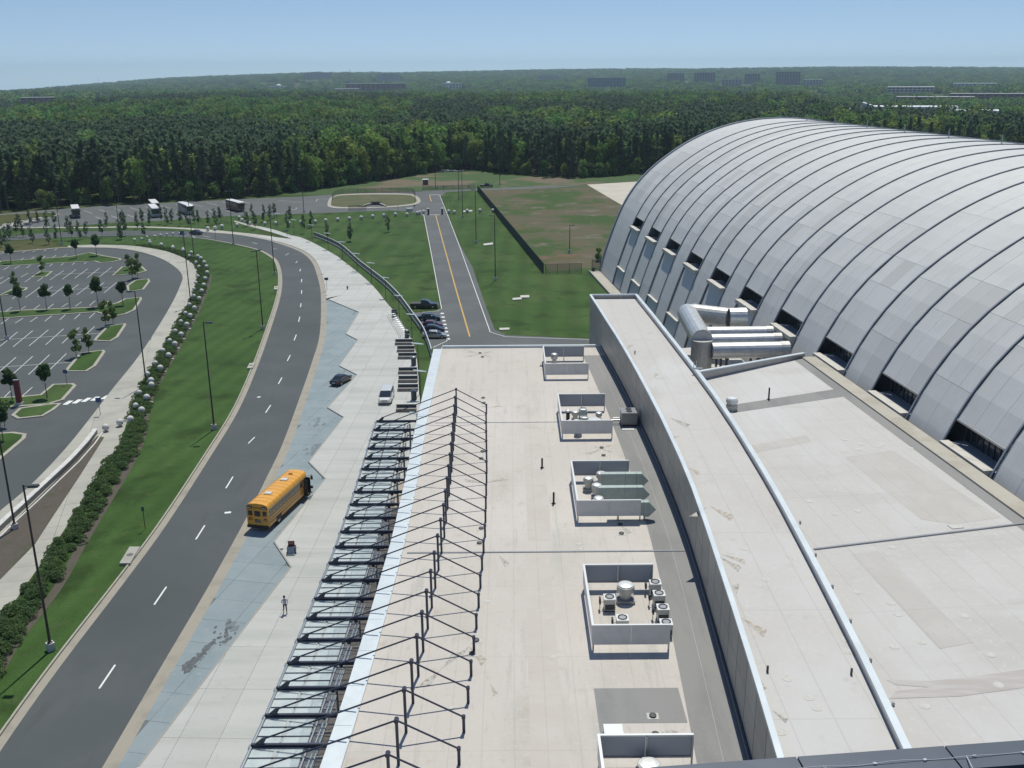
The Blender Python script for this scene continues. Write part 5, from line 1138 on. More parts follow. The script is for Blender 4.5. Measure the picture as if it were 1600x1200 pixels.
# ================================================================== LAMPS, BALLS, FENCES, BENCHES
POLE = mat("bronze_pole", (.055, .045, .042), .45, .3); CONB = mat("lamp_base_concrete", (.52, .51, .48), .8); LENS = mat("lamp_head", (.10, .10, .10), .4, .4)
def lamp(hd, H=15.4, two=False):
    t = thing("street_lamp", "x", "street lamp", (0, 0, 0), 0, "tall dark street lamps")
    B().lathe((0, 0, 0), [(.42, 0), (.42, .75)], 4).build("base", CONB, t, rel=True)
    b = B(); b.lathe((0, 0, .75), [(.24, 0), (.24, .05), (.13, .08)], 8); b.tube((0, 0, .75), (0, 0, H), .12, 8, .075); b.build("pole", POLE, t, rel=True)
    for s_ in ((1, -1) if two else (1,)):
        B().tube((0, 0, H - .12), (s_ * .45, 0, H - .1), .04, 6).build("arm", POLE, t, rel=True)
        v = [(s_ * .4, -.22, H - .22), (s_ * 1.25, -.22, H - .18), (s_ * 1.25, .22, H - .18), (s_ * .4, .22, H - .22), (s_ * .45, -.2, H - .02), (s_ * 1.2, -.17, H + .02), (s_ * 1.2, .17, H + .02), (s_ * .45, .2, H - .02)]
        h = B().add(v, [(3, 2, 1, 0), (4, 5, 6, 7), (0, 1, 5, 4), (1, 2, 6, 5), (2, 3, 7, 6), (3, 0, 4, 7)]).build("lamp_head", LENS, t, rel=True)
        B().box(s_ * .82 - .3, -.15, H - .235, s_ * .82 + .3, .15, H - .205).build("lens", mat("lamp_lens", (.55, .55, .5), .3) if "lamp_lens" not in bpy.data.materials else bpy.data.materials["lamp_lens"], h, rel=True)
    return t
L1, L2, L3 = lamp(0), lamp(0, two=True), lamp(0, 7.5)
usedl = set()
LP = [(80, 1016, 1, 0, "street lamp nearest the camera, on the lawn at lower left"), (335, 671, 1, 0, "street lamp in the lawn with its base just left of the road bend kerb"), (411, 514, 2, 60, "street lamp on the lawn edge, third from the camera"), (429, 429, 2, 60, "street lamp where the lawn kerb runs straight up, with pale twin base"), (365, 382, 2, 0, "street lamp at the top of the lawn beside the far road curve"), (303.5, 404, 2, 0, "street lamp amid the white balls at the top of the hedge"), (298.5, 478, 1, 90, "street lamp rising from the upper hedge beside the footway"), (229, 603, 1, 180, "street lamp rising from the middle of the ball studded hedge"), (24, 828, 1, 180, "street lamp beside the low white wall in the mulch bed"), (11, 531, 1, 0, "street lamp between parking bays at the left frame edge"), (97, 382, 2, 0, "street lamp with pale base at the top kerb of the car park"), (186, 355, 2, 0, "street lamp behind the thin road, above the car park curve"), (47, 352, 2, 0, "street lamp at the left island of the bus park"), (475, 332, 2, 0, "street lamp at the grass edge of the bus park, near the fenced pond"), (774, 438, 1, 180, "street lamp nearest on the lawn right of the access road"), (744, 380, 1, 180, "second street lamp on the lawn right of the access road"), (723, 340, 1, 180, "third street lamp on the lawn right of the access road"), (717, 311, 2, 0, "farthest street lamp on the lawn right of the access road"), (680.6, 295, 2, 0, "street lamp behind the cross road by the small kiosk"), (781, 289, 2, 0, "street lamp behind the dark truck on the cross road"), (890, 394, 3, 0, "short lamp post standing alone in the bare field")]
LOC = {1: L1, 2: L2, 3: L3}
for px, py, k, rz, lab in LP:
    x, y = G(px, py); o = LOC[k]
    if k not in usedl: usedl.add(k); o.location = (x, y, 0); o.rotation_euler = (0, 0, radians(rz)); o["label"] = lab
    else: dup(o, (x, y, 0), radians(rz), lab)
# white balls
BALL = mat("white_concrete_ball", (.60, .585, .55), .75, noise=(1.5, (.52, .51, .48), .4, .65)); FOOT = mat("ball_foot", (.45, .43, .4), .8)
def ball(d, foot=True):
    t = thing("concrete_ball", "x", "bollard", (0, 0, 0)); n, m_ = 16, 9; v = [(0, 0, 0)]; pr = [(max(.02, d / 2 * sin(pi * i / m_)), d / 2 - d / 2 * cos(pi * i / m_)) for i in range(m_ + 1)]
    B().lathe((0, 0, .12), pr, n).build("sphere", BALL, t, smooth_=True, rel=True); B().lathe((0, 0, 0), [(d * .22, 0), (d * .2, .2)], 10).build("foot", FOOT, t, rel=True); return t
bl1, bl2 = ball(.98), ball(.80)
UB = set()
def putb(p, px, py, lab, grp, z=0, sc_=1.0):
    x, y = G(px, py, z)
    if p.name not in UB: UB.add(p.name); p.location = (x, y, z); p["label"] = lab; p["group"] = grp; p.scale = (sc_,) * 3; return p
    return dup(p, (x, y, z), 0, lab, grp, sc_)
S5 = lambda L: [(200 + x * .3, 340 + y * .3) for x, y in L]
for px, py in S5([(372, 435), (347, 485), (325, 525), (308, 572), (278, 624), (246, 674), (213, 734), (170, 800), (122, 866), (124, 890), (100, 955), (73, 1022), (15, 1070), (385, 395), (396, 364), (403, 330), (413, 298), (410, 267), (398, 245), (380, 223), (365, 213), (330, 193), (288, 181), (235, 167), (176, 152), (115, 140), (35, 126)]):
    putb(bl1, px, py, "white concrete ball on the lawn side of the hedge " + ("beside the open footway end" if py > 600 else "in its middle stretch" if py > 480 else "in its upper stretch" if py > 410 else "round its far curve"), "white balls along the lawn side of the hedge", .35)
for px, py in S5([(345, 420), (322, 465), (300, 510), (277, 554), (248, 604), (219, 654), (184, 706), (144, 772), (104, 830), (60, 927), (42, 995), (344, 383), (355, 350), (365, 316), (371, 265), (355, 242), (320, 209), (288, 172), (234, 159), (172, 147), (113, 129), (72, 120), (140, 106), (170, 100), (203, 96), (235, 93), (270, 91), (100, 110)]):
    putb(bl2, px, py, "white concrete ball on the footway side of the hedge " + ("beside the open footway end" if py > 600 else "in its middle stretch" if py > 480 else "in its upper stretch" if py > 410 else "round its far curve"), "white balls along the footway side of the hedge", .45)
low = thing("ground_light", "x", "light", (0, 0, 0), 0, "small pale lights at the lawn foot of the hedge"); B().box(-.28, -.2, 0, .28, .2, .18).build("housing", CONB, low, rel=True); B().box(-.18, -.14, .18, .18, .14, .24).build("cover", BALL, low, rel=True)
for i, (px, py) in enumerate(S5([(395, 405), (378, 445), (360, 495), (340, 536), (320, 583), (290, 636), (262, 685), (230, 740), (190, 807), (143, 885), (120, 965), (93, 1030)])):
    putb(low, px, py, "small pale light at the lawn side foot of the hedge", "small pale lights at the lawn foot of the hedge")
x = putb(bl1, 166, 674, "left of two white balls standing on the open footway at the hedge end", "white balls standing on the footway", .13); x = putb(bl1, 188, 666, "right of two white balls standing on the open footway at the hedge end", "white balls standing on the footway", .13)
for i, (px, py) in enumerate([(325, 361), (336, 360), (347, 357.5)]): putb(bl1, px, py, ["left", "middle", "right"][i] + " of three large white balls on the path at the far road bend", "white balls on the path at the bend", .1, 1.35)
for px, py in [(370.5, 355), (374, 343), (378, 347), (384, 349), (390, 352), (399, 353), (414, 352.5), (431, 352), (452, 352), (470, 350.5), (493, 349.5)]: putb(bl1, px, py, "white ball in the broken line beside the pale path and young trees", "white balls beside the pale path", 0, 1.2)
for px, py in [(509, 348), (528, 346.5), (546, 345), (564.5, 343.5), (582.5, 341.5), (600, 340), (618, 338.5), (636, 338.5)]: putb(bl1, px, py, "white ball in the straight line across the lawn below the fenced pond", "white balls across the lawn below the pond", 0, 1.3)
for px, py in [(652, 336), (656, 335), (662, 334), (701, 333.5), (710, 334.5), (730, 332.5), (750, 332), (770, 332)]: putb(bl1, px, py, "white ball in the line that crosses beside the access road stop bar", "white balls beside the access road stop bar", 0, 1.25)
for i, (px, py) in enumerate([(669.5, 335.5), (691, 335)]):
    x, y = G(px, py); t = thing("gate_post", ["left", "right"][i] + " dark gate post with white cap at the access road stop bar", "post", (x, y, 0)); B().box(x - .3, y - .3, 0, x + .3, y + .3, 2).build("body", POLE, t); B().lathe((x, y, 2), [(.5, 0), (.5, .15), (.05, .4)], 10).build("cap", BALL, t)
B().obox((*G(640, 330), 0), 2.2, 1.6, 1.1, .3).build("utility_box", BALL, label="white utility box at the lawn corner where the access road meets the bus park", cat="utility box")
# fences
FB = mat("fence_screen", (.028, .036, .034), .8); FPO = mat("fence_post", (.05, .055, .055), .6); MESHM = mat("chain_link", (.10, .11, .10), .6, alpha=.22)
def fence(pts, H, step, label, m, mname, posts=True, loc=None):
    t = thing("fence", label, "fence", (*pts[0], 0)); P = along(pts, step)
    for (a, b) in zip(P[:-1], P[1:]):
        B().strip([a[:2], b[:2]], .04, .08, H - .06).build(mname, m, t)
    pm = B().tube((0, 0, 0), (0, 0, H + .08), .05, 6).mesh("post", FPO)
    for q in P: o = link("post", pm, t, rel=True); o.location = (q[0] - pts[0][0], q[1] - pts[0][1], 0)
    B().tube((*P[0][:2], H), (*P[-1][:2], H), .035, 5).build("top_rail", FPO, t) if len(pts) == 2 else None
    return t
fence([G(746, 298.5), G(850, 428)], 2.5, 3.05, "long dark screened fence between the lawn and the bare field", FB, "screen_panel")
fence([G(852, 428), G(926, 426)], 2.4, 3.0, "chain link fence from the dark fence corner to the vault", MESHM, "mesh_panel")
fence([G(660, 297.5), G(744, 295.5)], 1.9, 3.2, "chain link fence behind the cross road by the kiosk", MESHM, "mesh_panel")
pond = smooth(GL([(519, 315), (524, 306.5), (545, 303), (600, 301.5), (640, 302), (648, 306), (649, 316)]), 3)
fence(pond, 2.2, 3.4, "dark metal fence round the far side of the grassy pond hollow", MESHM, "mesh_panel")
fence(GL([(545, 330), (588, 329)]), 2.0, 6.2, "row of thin posts along the lawn edge below the pond", MESHM, "mesh_panel")
isp = smooth(GL([(519, 307), (511.5, 320), (518, 325), (540, 326.3), (600, 325), (642, 321.5), (656, 317), (656, 311), (649, 305.5), (640, 303.5), (600, 302.5), (545, 303.5)]), 3, True)
B().prism(isp, 0, .15).build("traffic_island", KERB, kind="structure")
isg = smooth(GL([(523, 308), (517, 319.5), (523, 323), (545, 324.3), (600, 323.2), (640, 319.5), (650.5, 316), (650, 311), (645, 307), (636, 305), (600, 304.3), (548, 305)]), 3, True)
tf = B().sheet(isg, .158).build("pond_hollow", mat("dry_grass", (.075, .09, .032), .95, noise=[(.15, (.11, .105, .05), .45, .6), (.6, (.055, .07, .025), .5, .7)]), kind="structure")
x, y = G(586, 322); t = thing("culvert", "dark culvert mouth with two pale wing walls in the pond hollow", "culvert", (x, y, 0))
B().beam((x - 1.6, y + 2, .7), (x - 4.5, y - 4, .35), .5, .6).build("wing_wall", CON2, t); B().beam((x + 1.6, y + 2, .7), (x + 4.5, y - 4, .35), .5, .6).build("wing_wall", CON2, t); B().box(x - 2.2, y + 2.2, .16, x + 2.2, y + 2.8, 1.3).build("mouth", DARKG, t); B().sheet([(x - 3.5, y - 4), (x + 3.5, y - 4), (x + 1.8, y + 2.2), (x - 1.8, y + 2.2)], .17).build("channel", STAIN, t)
x, y = G(925, 425); x2, y2 = G(938, 425); t = thing("fence_gate", "small square dark gate frame beside the vault corner", "gate", (x, y, 0))
b = B()
for q in (x, x2): b.box(q - .08, y - .08, 0, q + .08, y + .08, 3.0)
b.box(x - .08, y - .08, 2.9, x2 + .08, y + .08, 3.05).build("frame", FPO, t); B().box(x + .15, y - .02, .2, x2 - .1, y + .02, 2.8).build("mesh_panel", MESHM, t); B().obox((x + .3, y - .5, 0), .7, .7, 1.2).build("box", DARKJ, t)
x, y = G(665, 288.5); t = thing("kiosk", "small brown kiosk with white flat roof on the earth mound", "kiosk", (x, y, 0)); B().box(x - 1.1, y - 1, 0, x + 1.1, y + 1, 2.2).build("body", mat("kiosk_brown", (.12, .10, .085), .8), t); B().box(x - 1.4, y - 1.2, 2.2, x + 1.4, y + 1.2, 2.4).build("roof", RF, t)
rk = B()
for i in range(26): q = G(r6.uniform(691, 728), 267.5 + r6.uniform(0, 1.2)); rk.obox((q[0], q[1], 0), r6.uniform(.5, 1.6), r6.uniform(.5, 1), r6.uniform(.4, .9), r6.uniform(0, 3))
rk.build("rubble_row", mat("pale_rubble", (.35, .35, .36), .9), kind="stuff", label="pale line of rubble where the mound meets the wood", cat="rubble")
rk = B()
for i in range(150): q = G(2 + i * .42 + r6.uniform(-2, 2), 357 - i * .085 + r6.uniform(-2.5, 2.5)); rk.obox((q[0], q[1], 0), r6.uniform(.6, 2), r6.uniform(.5, 1.5), r6.uniform(.3, .8), r6.uniform(0, 3))
rk.build("boulders", mat("pale_boulder", (.48, .46, .43), .9), kind="stuff", label="pale boulders piled along the path by the left bus park island", cat="boulders")
# railing on its low wall beside the plaza lawn
rl = smooth(GL([(491, 369.5), (512, 378), (530, 387), (545, 399), (560, 413), (580, 429), (600, 445), (623, 468), (645, 498), (661.5, 522), (672.5, 551), (675, 562)]), 4)
t = thing("railing", "long curved pale railing on a low wall between the plaza lawn and the access road", "railing", (*rl[0], 0))
P = along(rl, 2.6)
pm = B().box(-.04, -.04, .2, .04, .04, 1.5).mesh("post", STEELG)
RLM = mat("railing_mesh", (.16, .17, .17), .5, alpha=.75)
for a, b in zip(P[:-1], P[1:]):
    B().strip([a[:2], b[:2]], .28, 0, .25).build("wall", CONB, t); B().strip([a[:2], b[:2]], .03, .3, 1.36).build("mesh_panel", RLM, t); B().strip([a[:2], b[:2]], .16, 1.36, 1.46).build("top_rail", WHT, t)
for q in P: o = link("post", pm, t, rel=True); o.location = (q[0] - rl[0][0], q[1] - rl[0][1], 0)
# wing lamps along the plaza edge
def wing(H):
    t = thing("wing_lamp", "x", "lamp post", (0, 0, 0), 0, "slim wing topped lamps along the plaza edge"); B().tube((0, 0, 0), (0, 0, H), .07, 6, .05).build("pole", POLE, t, rel=True)
    v = [(-.9, -.25, H + .12), (-.2, -.3, H), (.9, -.2, H - .1), (.9, .2, H - .1), (.2, .3, H), (-.9, .25, H + .12)]; v += [(a, b_, c + .05) for a, b_, c in v]
    B().add(v, [(5, 4, 3, 2, 1, 0), (6, 7, 8, 9, 10, 11)] + [(i, (i + 1) % 6, 6 + (i + 1) % 6, 6 + i) for i in range(6)]).build("reflector", mat("wing_reflector", (.42, .48, .48), .3, .3) if "wing_reflector" not in bpy.data.materials else bpy.data.materials["wing_reflector"], t, rel=True); B().tube((0, 0, H * .55), (.0, .12, H * .55), .1, 6).build("spotlight", LENS, t, rel=True); return t
w1, w2 = wing(4.6), wing(8.2)
for i, (px, py) in enumerate([(434, 356), (460, 367), (488, 376), (513, 390), (535.5, 405), (558.5, 425), (581, 441), (603, 466), (624, 497), (644, 529)]):
    nm = ["at the top of the path", "second from the path top", "third from the path top", "at the start of the railing", "beside the railing start", "beside the upper railing", "opposite the fire hydrant", "opposite the lowest sawtooth bay", "beside the bicycle racks", "beside the farthest benches"][i]
    putb(w1, px, py, "slim dark lamp post with wing top " + nm, "slim wing topped lamps along the plaza edge")
for i, (px, py) in enumerate([(655.5, 618), (659, 668), (655, 745)]): putb(w2, px, py, "taller dark wing lamp " + ["by the far bench group", "between the far and near bench groups", "rising through the far end of the canopy"][i], "taller wing lamps near the benches")
# benches, bins, racks, low wall
DKS = mat("bench_dark", (.07, .085, .095), .5, .1); WDS = mat("weathered_slat", (.20, .19, .17), .85, noise=(4, (.27, .255, .23), .4, .6, (1, 6, 1)))
def bench(px0, px1, py, lab):
    x0, y0 = G(px0, py); x1, _ = G(px1, py); t = thing("plaza_bench", lab, "bench", ((x0 + x1) / 2, y0, .15), 0, "wide slatted benches on the plaza")
    B().box(x0, y0 + .95, .15, x1, y0 + 1.05, 1.05).box(x0, y0 + .2, .15, x0 + .1, y0 + .95, .55).box(x1 - .1, y0 + .2, .15, x1, y0 + .95, .55).build("back_panel", DKS, t)
    for q in range(4): B().box(x0, y0 + .1 + q * .21, .55, x1, y0 + .29 + q * .21, .61).build("slat", WDS, t)
    B().box(x0 - .02, y0 + .9, 1.05, x1 + .02, y0 + 1.12, 1.12).build("cap", BALL, t)
    B().box(x0, y0 + .06, .15, x1, y0 + .1, .5).build("front_board", WDS, t)
for a, b, y, l in [(617, 644, 541, "farthest wide bench of the far group on the plaza"), (620, 647, 552, "middle wide bench of the far group on the plaza"), (621.5, 650, 563, "nearest wide bench of the far group on the plaza"), (622, 651, 586.5, "farthest wide bench of the middle group on the plaza"), (622, 652, 600, "centre wide bench of the middle group on the plaza"), (621, 652.5, 613.5, "nearest wide bench of the middle group on the plaza"), (618.5, 650, 646, "lone wide bench at the far end of the canopy")]: bench(a, b, y, l)
for px, py, l in [(636, 529, "dark square bin behind the farthest bench"), (646.5, 572, "dark round bin between the two bench groups"), (647, 626, "dark tall bin behind the lone bench by the canopy")]:
    x, y = G(px, py); t = thing("litter_bin", l, "bin", (x, y, .15)); B().lathe((x, y, .15), [(.42, 0), (.42, 1.2), (.46, 1.22), (.46, 1.4)], 12).build("body", DKS, t); B().lathe((x, y, 1.55), [(.4, 0), (.3, .12), (.12, .18)], 12).build("lid", GREYM, t)
t = thing("bicycle_rack", "row of pale hoops forming a bicycle rack at the plaza edge", "bicycle rack", (*G(622, 510), .15))
for k in range(11):
    x, y = G(613.5 + k * 2.0, 497 + k * 3.2, .15); b = B(); pr_ = None
    for i in range(9):
        a = pi * i / 8; q = (x + 1.0 * cos(a), y + .15 * cos(a), .15 + .9 * sin(a) ** .6)
        if pr_: b.tube(pr_, q, .045, 5)
        pr_ = q
    b.build("hoop", WHT, t)
for k, (px, py) in enumerate([(616, 489), (617, 493), (616.5, 497)]): B().obox((*G(px, py), .15), 1.1, .35, .6, .2).build("planter_box", DKS, label=["farthest", "middle", "nearest"][k] + " small dark box beside the bicycle rack", cat="box")
wl = GL([(150, 677), (137, 695), (112, 723), (80, 753), (45, 786), (10, 818), (-15, 842)], .15)
t = thing("low_wall", "long low white wall bench along the mulch bed beside the car park footway", "wall", (*wl[0], 0))
ws = along(wl, 2.4)
for a, b in zip(ws[:-1], ws[1:]):
    q0 = (a[0] + (b[0] - a[0]) * .006, a[1] + (b[1] - a[1]) * .006); q1 = (a[0] + (b[0] - a[0]) * .994, a[1] + (b[1] - a[1]) * .994)
    B().strip([q0, q1], .45, 0, .75).build("wall_block", GREYM if False else KERB, t); B().strip([q0, q1], .62, .75, .85).build("coping", BALL, t)
wl2 = offset(wl, -.9); B().strip(wl2, .18, 0, .3).build("edging", BALL, t)
x, y = G(52, 0) if False else (0, 0)
# signs
def sign(px, py, H, lab, bw=.6, bh=.6, m=None, yaw=0, z=.1):
    x, y = G(px, py, z); t = thing("sign_post", lab, "sign", (x, y, z), yaw); B().tube((0, 0, 0), (0, 0, H), .04, 6).build("post", POLE, t, rel=True); B().box(-bw / 2, -.06, H - bh, bw / 2, -.035, H).build("panel", m or SGN, t, rel=True)
SGN = mat("sign_back_blue_grey", (.07, .09, .12), .5); SGB = mat("sign_blue", (.05, .10, .22), .5)
sign(511, 454, 3.0, "sign post on the plaza above the first sawtooth bay", .9, .6); sign(227, 826, 2.6, "slim dark sign post in the lawn below the hedge", .3, .5)
sign(105, 602, 2.6, "sign post at the tip of the island right of the red pylon", .7, .6, SGB); sign(157, 649, 2.7, "blue sign post on the footway beside the crosswalk", .8, .7, SGB); sign(286, 378, 3.2, "dark blue sign board at the far road bend", 1.3, 1.1, SGB) ; sign(338, 382, 4.5, "thin sign post at the top of the lawn by the three balls", .4, .4)
for px, py, l in [(449, 372, "tiny blue sign on the path junction"), (434, 358, ""), (693, 300, "short dark post at the cross road corner"), (733, 299.5, "short dark post left of the dark fence end"), (648, 331, "thin sign post at the lawn corner by the utility box"), (696, 299.8, "")]:
    if l: sign(px, py, 2.4, l, .5, .5, SGB)
for px, py, l in [(747, 439, "thin marker post in the lawn beside the first lamp"), (704, 321, "thin marker post at the far right kerb of the access road"), (561, 330, "thin post at the lawn edge under the pond"), (608, 337, "thin post in the lawn below the pond"), (622, 331, "thin post behind the white balls")]: sign(px, py, 2.4, l, .12, .4)
x, y = G(31, 633); t = thing("red_pylon", "tall narrow dark red pylon sign on the paved island of the car park", "sign", (x, y, .15)); B().obox((x, y, .15), .9, .9, .3).build("plinth", CONB, t); B().box(x - .38, y - .22, .45, x + .38, y + .22, 3.9).build("panel", mat("dark_red_panel", (.16, .025, .03), .5), t); B().box(x - .4, y - .24, 3.9, x + .4, y + .24, 4.0).build("cap", GREYM, t)
x, y = G(543, 453); t = thing("fire_hydrant", "small dark red fire hydrant on the plaza", "hydrant", (x, y, .15)); B().lathe((x, y, .15), [(.2, 0), (.2, .06), (.13, .08), (.13, .55), (.18, .58), (.16, .7), (.05, .8)], 12).build("body", mat("hydrant_red", (.16, .05, .035), .5), t)
for s_ in (-1, 1): B().tube((x, y, .62), (x + .24 * s_, y, .62), .07, 8).build("nozzle", bpy.data.materials["hydrant_red"], t)
# little striplights cast on the paving: slot drains
for k, (px, py) in enumerate([(481, 380), (508, 393), (532, 407), (554, 425), (577, 446), (598, 470)]):
    x, y = G(px, py); B().obox((x, y, .15), 1.2, .3, .06, .25).build("bollard_light", DKS, label="small dark slot light flush at the plaza edge " + ["near the path", "by the first railing posts", "opposite the far lamp", "opposite the sign post", "opposite the hydrant", "above the bicycle rack"][k], cat="light")
# sandwich cart on the plaza
x, y = G(456, 864, .15); t = thing("information_stand", "small wheeled stand with red top sign and pale front board on the plaza", "stand", (x, y, .15), .06)
B().box(-.42, -.3, .12, .42, .35, .75).build("body", mat("stand_dark", (.05, .05, .045), .6), t, rel=True); B().add([(-.36, -.5, .1), (.36, -.5, .1), (.36, -.31, .85), (-.36, -.31, .85), (-.36, -.45, .08), (.36, -.45, .08), (.36, -.26, .83), (-.36, -.26, .83)], [(0, 1, 2, 3), (7, 6, 5, 4), (0, 4, 5, 1), (3, 2, 6, 7), (1, 5, 6, 2), (0, 3, 7, 4)]).build("board", mat("board_blue_grey", (.25, .30, .36), .4), t, rel=True)
B().box(-.4, -.62, .02, .4, -.45, .14).build("bumper", BALL, t, rel=True); B().box(-.33, .1, .75, .33, .16, 1.3).build("sign_panel", mat("stand_red", (.22, .05, .05), .5), t, rel=True); B().box(-.2, .09, .95, .2, .1, 1.15).build("sign_text_band", mat("stand_pink", (.4, .2, .18), .6), t, rel=True)
for sx_ in (-.45, .45): B().tube((sx_ - .04, -.2, .12), (sx_ + .04, -.2, .12), .12, 10).build("wheel", BLK, t, rel=True)
B().tube((.42, 0, .6), (.75, .05, .62), .02, 5).build("handle", GREYM, t, rel=True)
# ================================================================== VEHICLES
TYRE = mat("tyre", (.02, .02, .02), .8); RIM = mat("wheel_rim", (.45, .45, .46), .35, .7); GLS = mat("car_glass", (.02, .025, .03), .06, spec=.9, coat=.5); HLT = mat("headlight", (.7, .7, .7), .15, .3); TLT = mat("tail_light", (.35, .02, .02), .3); PLT = mat("plate", (.6, .6, .58), .5)
def paint(name, c, met=.3): return mat(name, c, .28, met, coat=.8, noise=(2, tuple(v * .9 for v in c), .4, .7))
def wheel(par, x, y, r, wd, side):
    w_ = B().tube((x - wd / 2, y, r), (x + wd / 2, y, r), r, 16).build("wheel", TYRE, par, rel=True)
    xo = x + side * (wd / 2 + .004); B().tube((xo - .01 * side, y, r), (xo + .004 * side, y, r), r * .62, 12).build("rim", RIM, w_, rel=True)
def loft(secs, m_, name, par, capm=None):
    """secs: list of (y, half-width bottom, half-width top, z0, z1): rounded-box sections along y"""
    b = B(); n = 8; 
    for y, wb, wt, z0, z1 in secs:
        h = z1 - z0; b.v += [(-wb * .93, y, z0), (wb * .93, y, z0), (wb, y, z0 + h * .12), (wb, y, z0 + h * .5), (wt, y, z0 + h * .88), (wt * .88, y, z1), (-wt * .88, y, z1), (-wt, y, z0 + h * .88), (-wb, y, z0 + h * .5), (-wb, y, z0 + h * .12)]
    n = 10
    for i in range(len(secs) - 1): b.f += [(i * n + q, i * n + (q + 1) % n, (i + 1) * n + (q + 1) % n, (i + 1) * n + q) for q in range(n)]
    k = (len(secs) - 1) * n; b.f += [tuple(range(n - 1, -1, -1)), tuple(range(k, k + n))]; b.f = [f[::-1] for f in b.f]; b.m = [0] * len(b.f)
    return b.build(name, m_, par, rel=True)
def car(px, py, yaw, kind, pm, lab, z=.016, name="parked_car", cat="car"):
    x, y = G(px, py, z); t = thing(name, lab, cat, (x, y, z), yaw)
    if kind == 'sedan':
        L_, W_, H_ = 4.6, .89, 1.42
        loft([(-2.3, .70, .66, .42, .72), (-2.2, .82, .76, .30, .92), (-1.7, W_, .82, .24, .98), (-.8, W_, .84, .22, .96), (.7, W_, .84, .22, .94), (1.4, W_, .82, .24, .90), (2.05, .84, .74, .28, .76), (2.28, .68, .60, .38, .62)], pm, "body", t)
        loft([(-1.62, .74, .66, .92, .98), (-1.05, .80, .60, .90, 1.34), (-.7, .80, .60, .90, 1.38), (.35, .80, .60, .90, 1.37), (.6, .80, .62, .90, 1.28), (1.3, .76, .68, .88, .93)], GLS, "windows", t)
        loft([(-1.0, .60, .56, 1.33, 1.38), (-.6, .63, .57, 1.36, 1.43), (.2, .63, .57, 1.36, 1.43), (.5, .6, .55, 1.30, 1.36)], pm, "roof", t)
        wy = 1.38
    elif kind == 'minivan':
        L_, W_, H_ = 5.1, .99, 1.78
        loft([(-2.5, .85, .82, .4, 1.0), (-2.4, .95, .92, .28, 1.12), (-1, W_, .95, .24, 1.12), (1.2, W_, .95, .24, 1.08), (2.0, .95, .86, .26, .98), (2.4, .86, .72, .3, .82), (2.5, .7, .6, .4, .66)], pm, "body", t)
        loft([(-2.42, .88, .76, 1.08, 1.62), (-2.2, .9, .77, 1.08, 1.70), (.55, .9, .76, 1.06, 1.70), (1.0, .88, .76, 1.04, 1.5), (1.75, .84, .78, 1.0, 1.04)], GLS, "windows", t)
        loft([(-2.4, .77, .74, 1.60, 1.68), (-2.1, .80, .74, 1.68, 1.78), (.3, .80, .74, 1.68, 1.78), (.62, .76, .72, 1.64, 1.70)], pm, "roof", t)
        wy = 1.5
        B().box(-.38, 2.46, .42, .38, 2.53, .80).build("grille", GREYM, t, rel=True)
    else:   # pickup
        L_, W_, H_ = 5.8, 1.0, 1.85
        loft([(-2.9, .93, .93, .5, 1.08), (-2.8, .98, .97, .42, 1.12), (-.6, W_, .98, .4, 1.12), (1.2, W_, .96, .4, 1.12), (2.6, .97, .86, .4, 1.08), (2.9, .86, .78, .48, .88)], pm, "body", t)
        loft([(-.62, .88, .76, 1.08, 1.72), (-.5, .90, .76, 1.08, 1.78), (.7, .90, .76, 1.08, 1.78), (1.45, .86, .80, 1.05, 1.12)], GLS, "windows", t)
        loft([(-.6, .78, .74, 1.72, 1.80), (-.3, .80, .74, 1.76, 1.86), (.4, .80, .74, 1.76, 1.86), (.75, .77, .72, 1.72, 1.78)], pm, "roof", t)
        B().box(-.82, -2.75, 1.10, .82, -.75, 1.135).build("bed_liner", DARKJ, t, rel=True); wy = 1.85
    r = .33 if kind != 'pickup' else .40
    for sx_ in (-1, 1):
        for yy in (-wy, wy): wheel(t, sx_ * (W_ - .1), yy, r, .22, sx_)
        B().box(sx_ * W_ * .9 - .1, (.55 if kind == 'sedan' else 1.1), 1.0, sx_ * W_ * .9 + .1, (.55 if kind == 'sedan' else 1.1) + .12, 1.12).build("mirror", pm, t, rel=True).location = (sx_ * .12, 0, 0)
        B().box(sx_ * .62 - .16, L_ / 2 - .16, .62, sx_ * .62 + .16, L_ / 2 - .02, .76).build("headlight", HLT, t, rel=True); B().box(sx_ * .66 - .12, -L_ / 2 - .01, .72, sx_ * .66 + .12, -L_ / 2 + .1, .86).build("tail_light", TLT, t, rel=True)
    B().box(-.26, -L_ / 2 - .025, .58, .26, -L_ / 2 + .02, .70).build("number_plate", PLT, t, rel=True)
    return t
BLKP = paint("black_paint", (.012, .014, .016)); GRNP = paint("dark_green_paint", (.012, .035, .035)); REDP = paint("maroon_paint", (.12, .012, .015)); BLUP = paint("navy_paint", (.018, .028, .05)); WHTP = paint("white_car_paint", (.62, .63, .62), 0); SILP = paint("silver_paint", (.45, .45, .42), .6)
car(533, 598, radians(-20), 'sedan', BLKP, "black sedan stopped in the sawtooth lay-by beyond the school bus", .03)
car(604, 625, radians(180), 'minivan', WHTP, "white minivan facing the camera on the plaza beside the benches", .15)
car(663, 481, radians(-91), 'pickup', BLKP, "dark pickup truck parked at the end bay beyond the curved railing", name="pickup_truck", cat="pickup truck")
car(671, 500, radians(-91), 'sedan', GRNP, "dark green car parked second from the pickup by the railing")
car(674.5, 511.5, radians(-91), 'sedan', REDP, "maroon car parked between the green and navy cars by the railing")
car(676.5, 518, radians(-91), 'sedan', BLUP, "navy car squeezed between the maroon and the pale car")
car(679.5, 527.5, radians(-91), 'sedan', SILP, "pale silver car nearest the building in the railing bays")
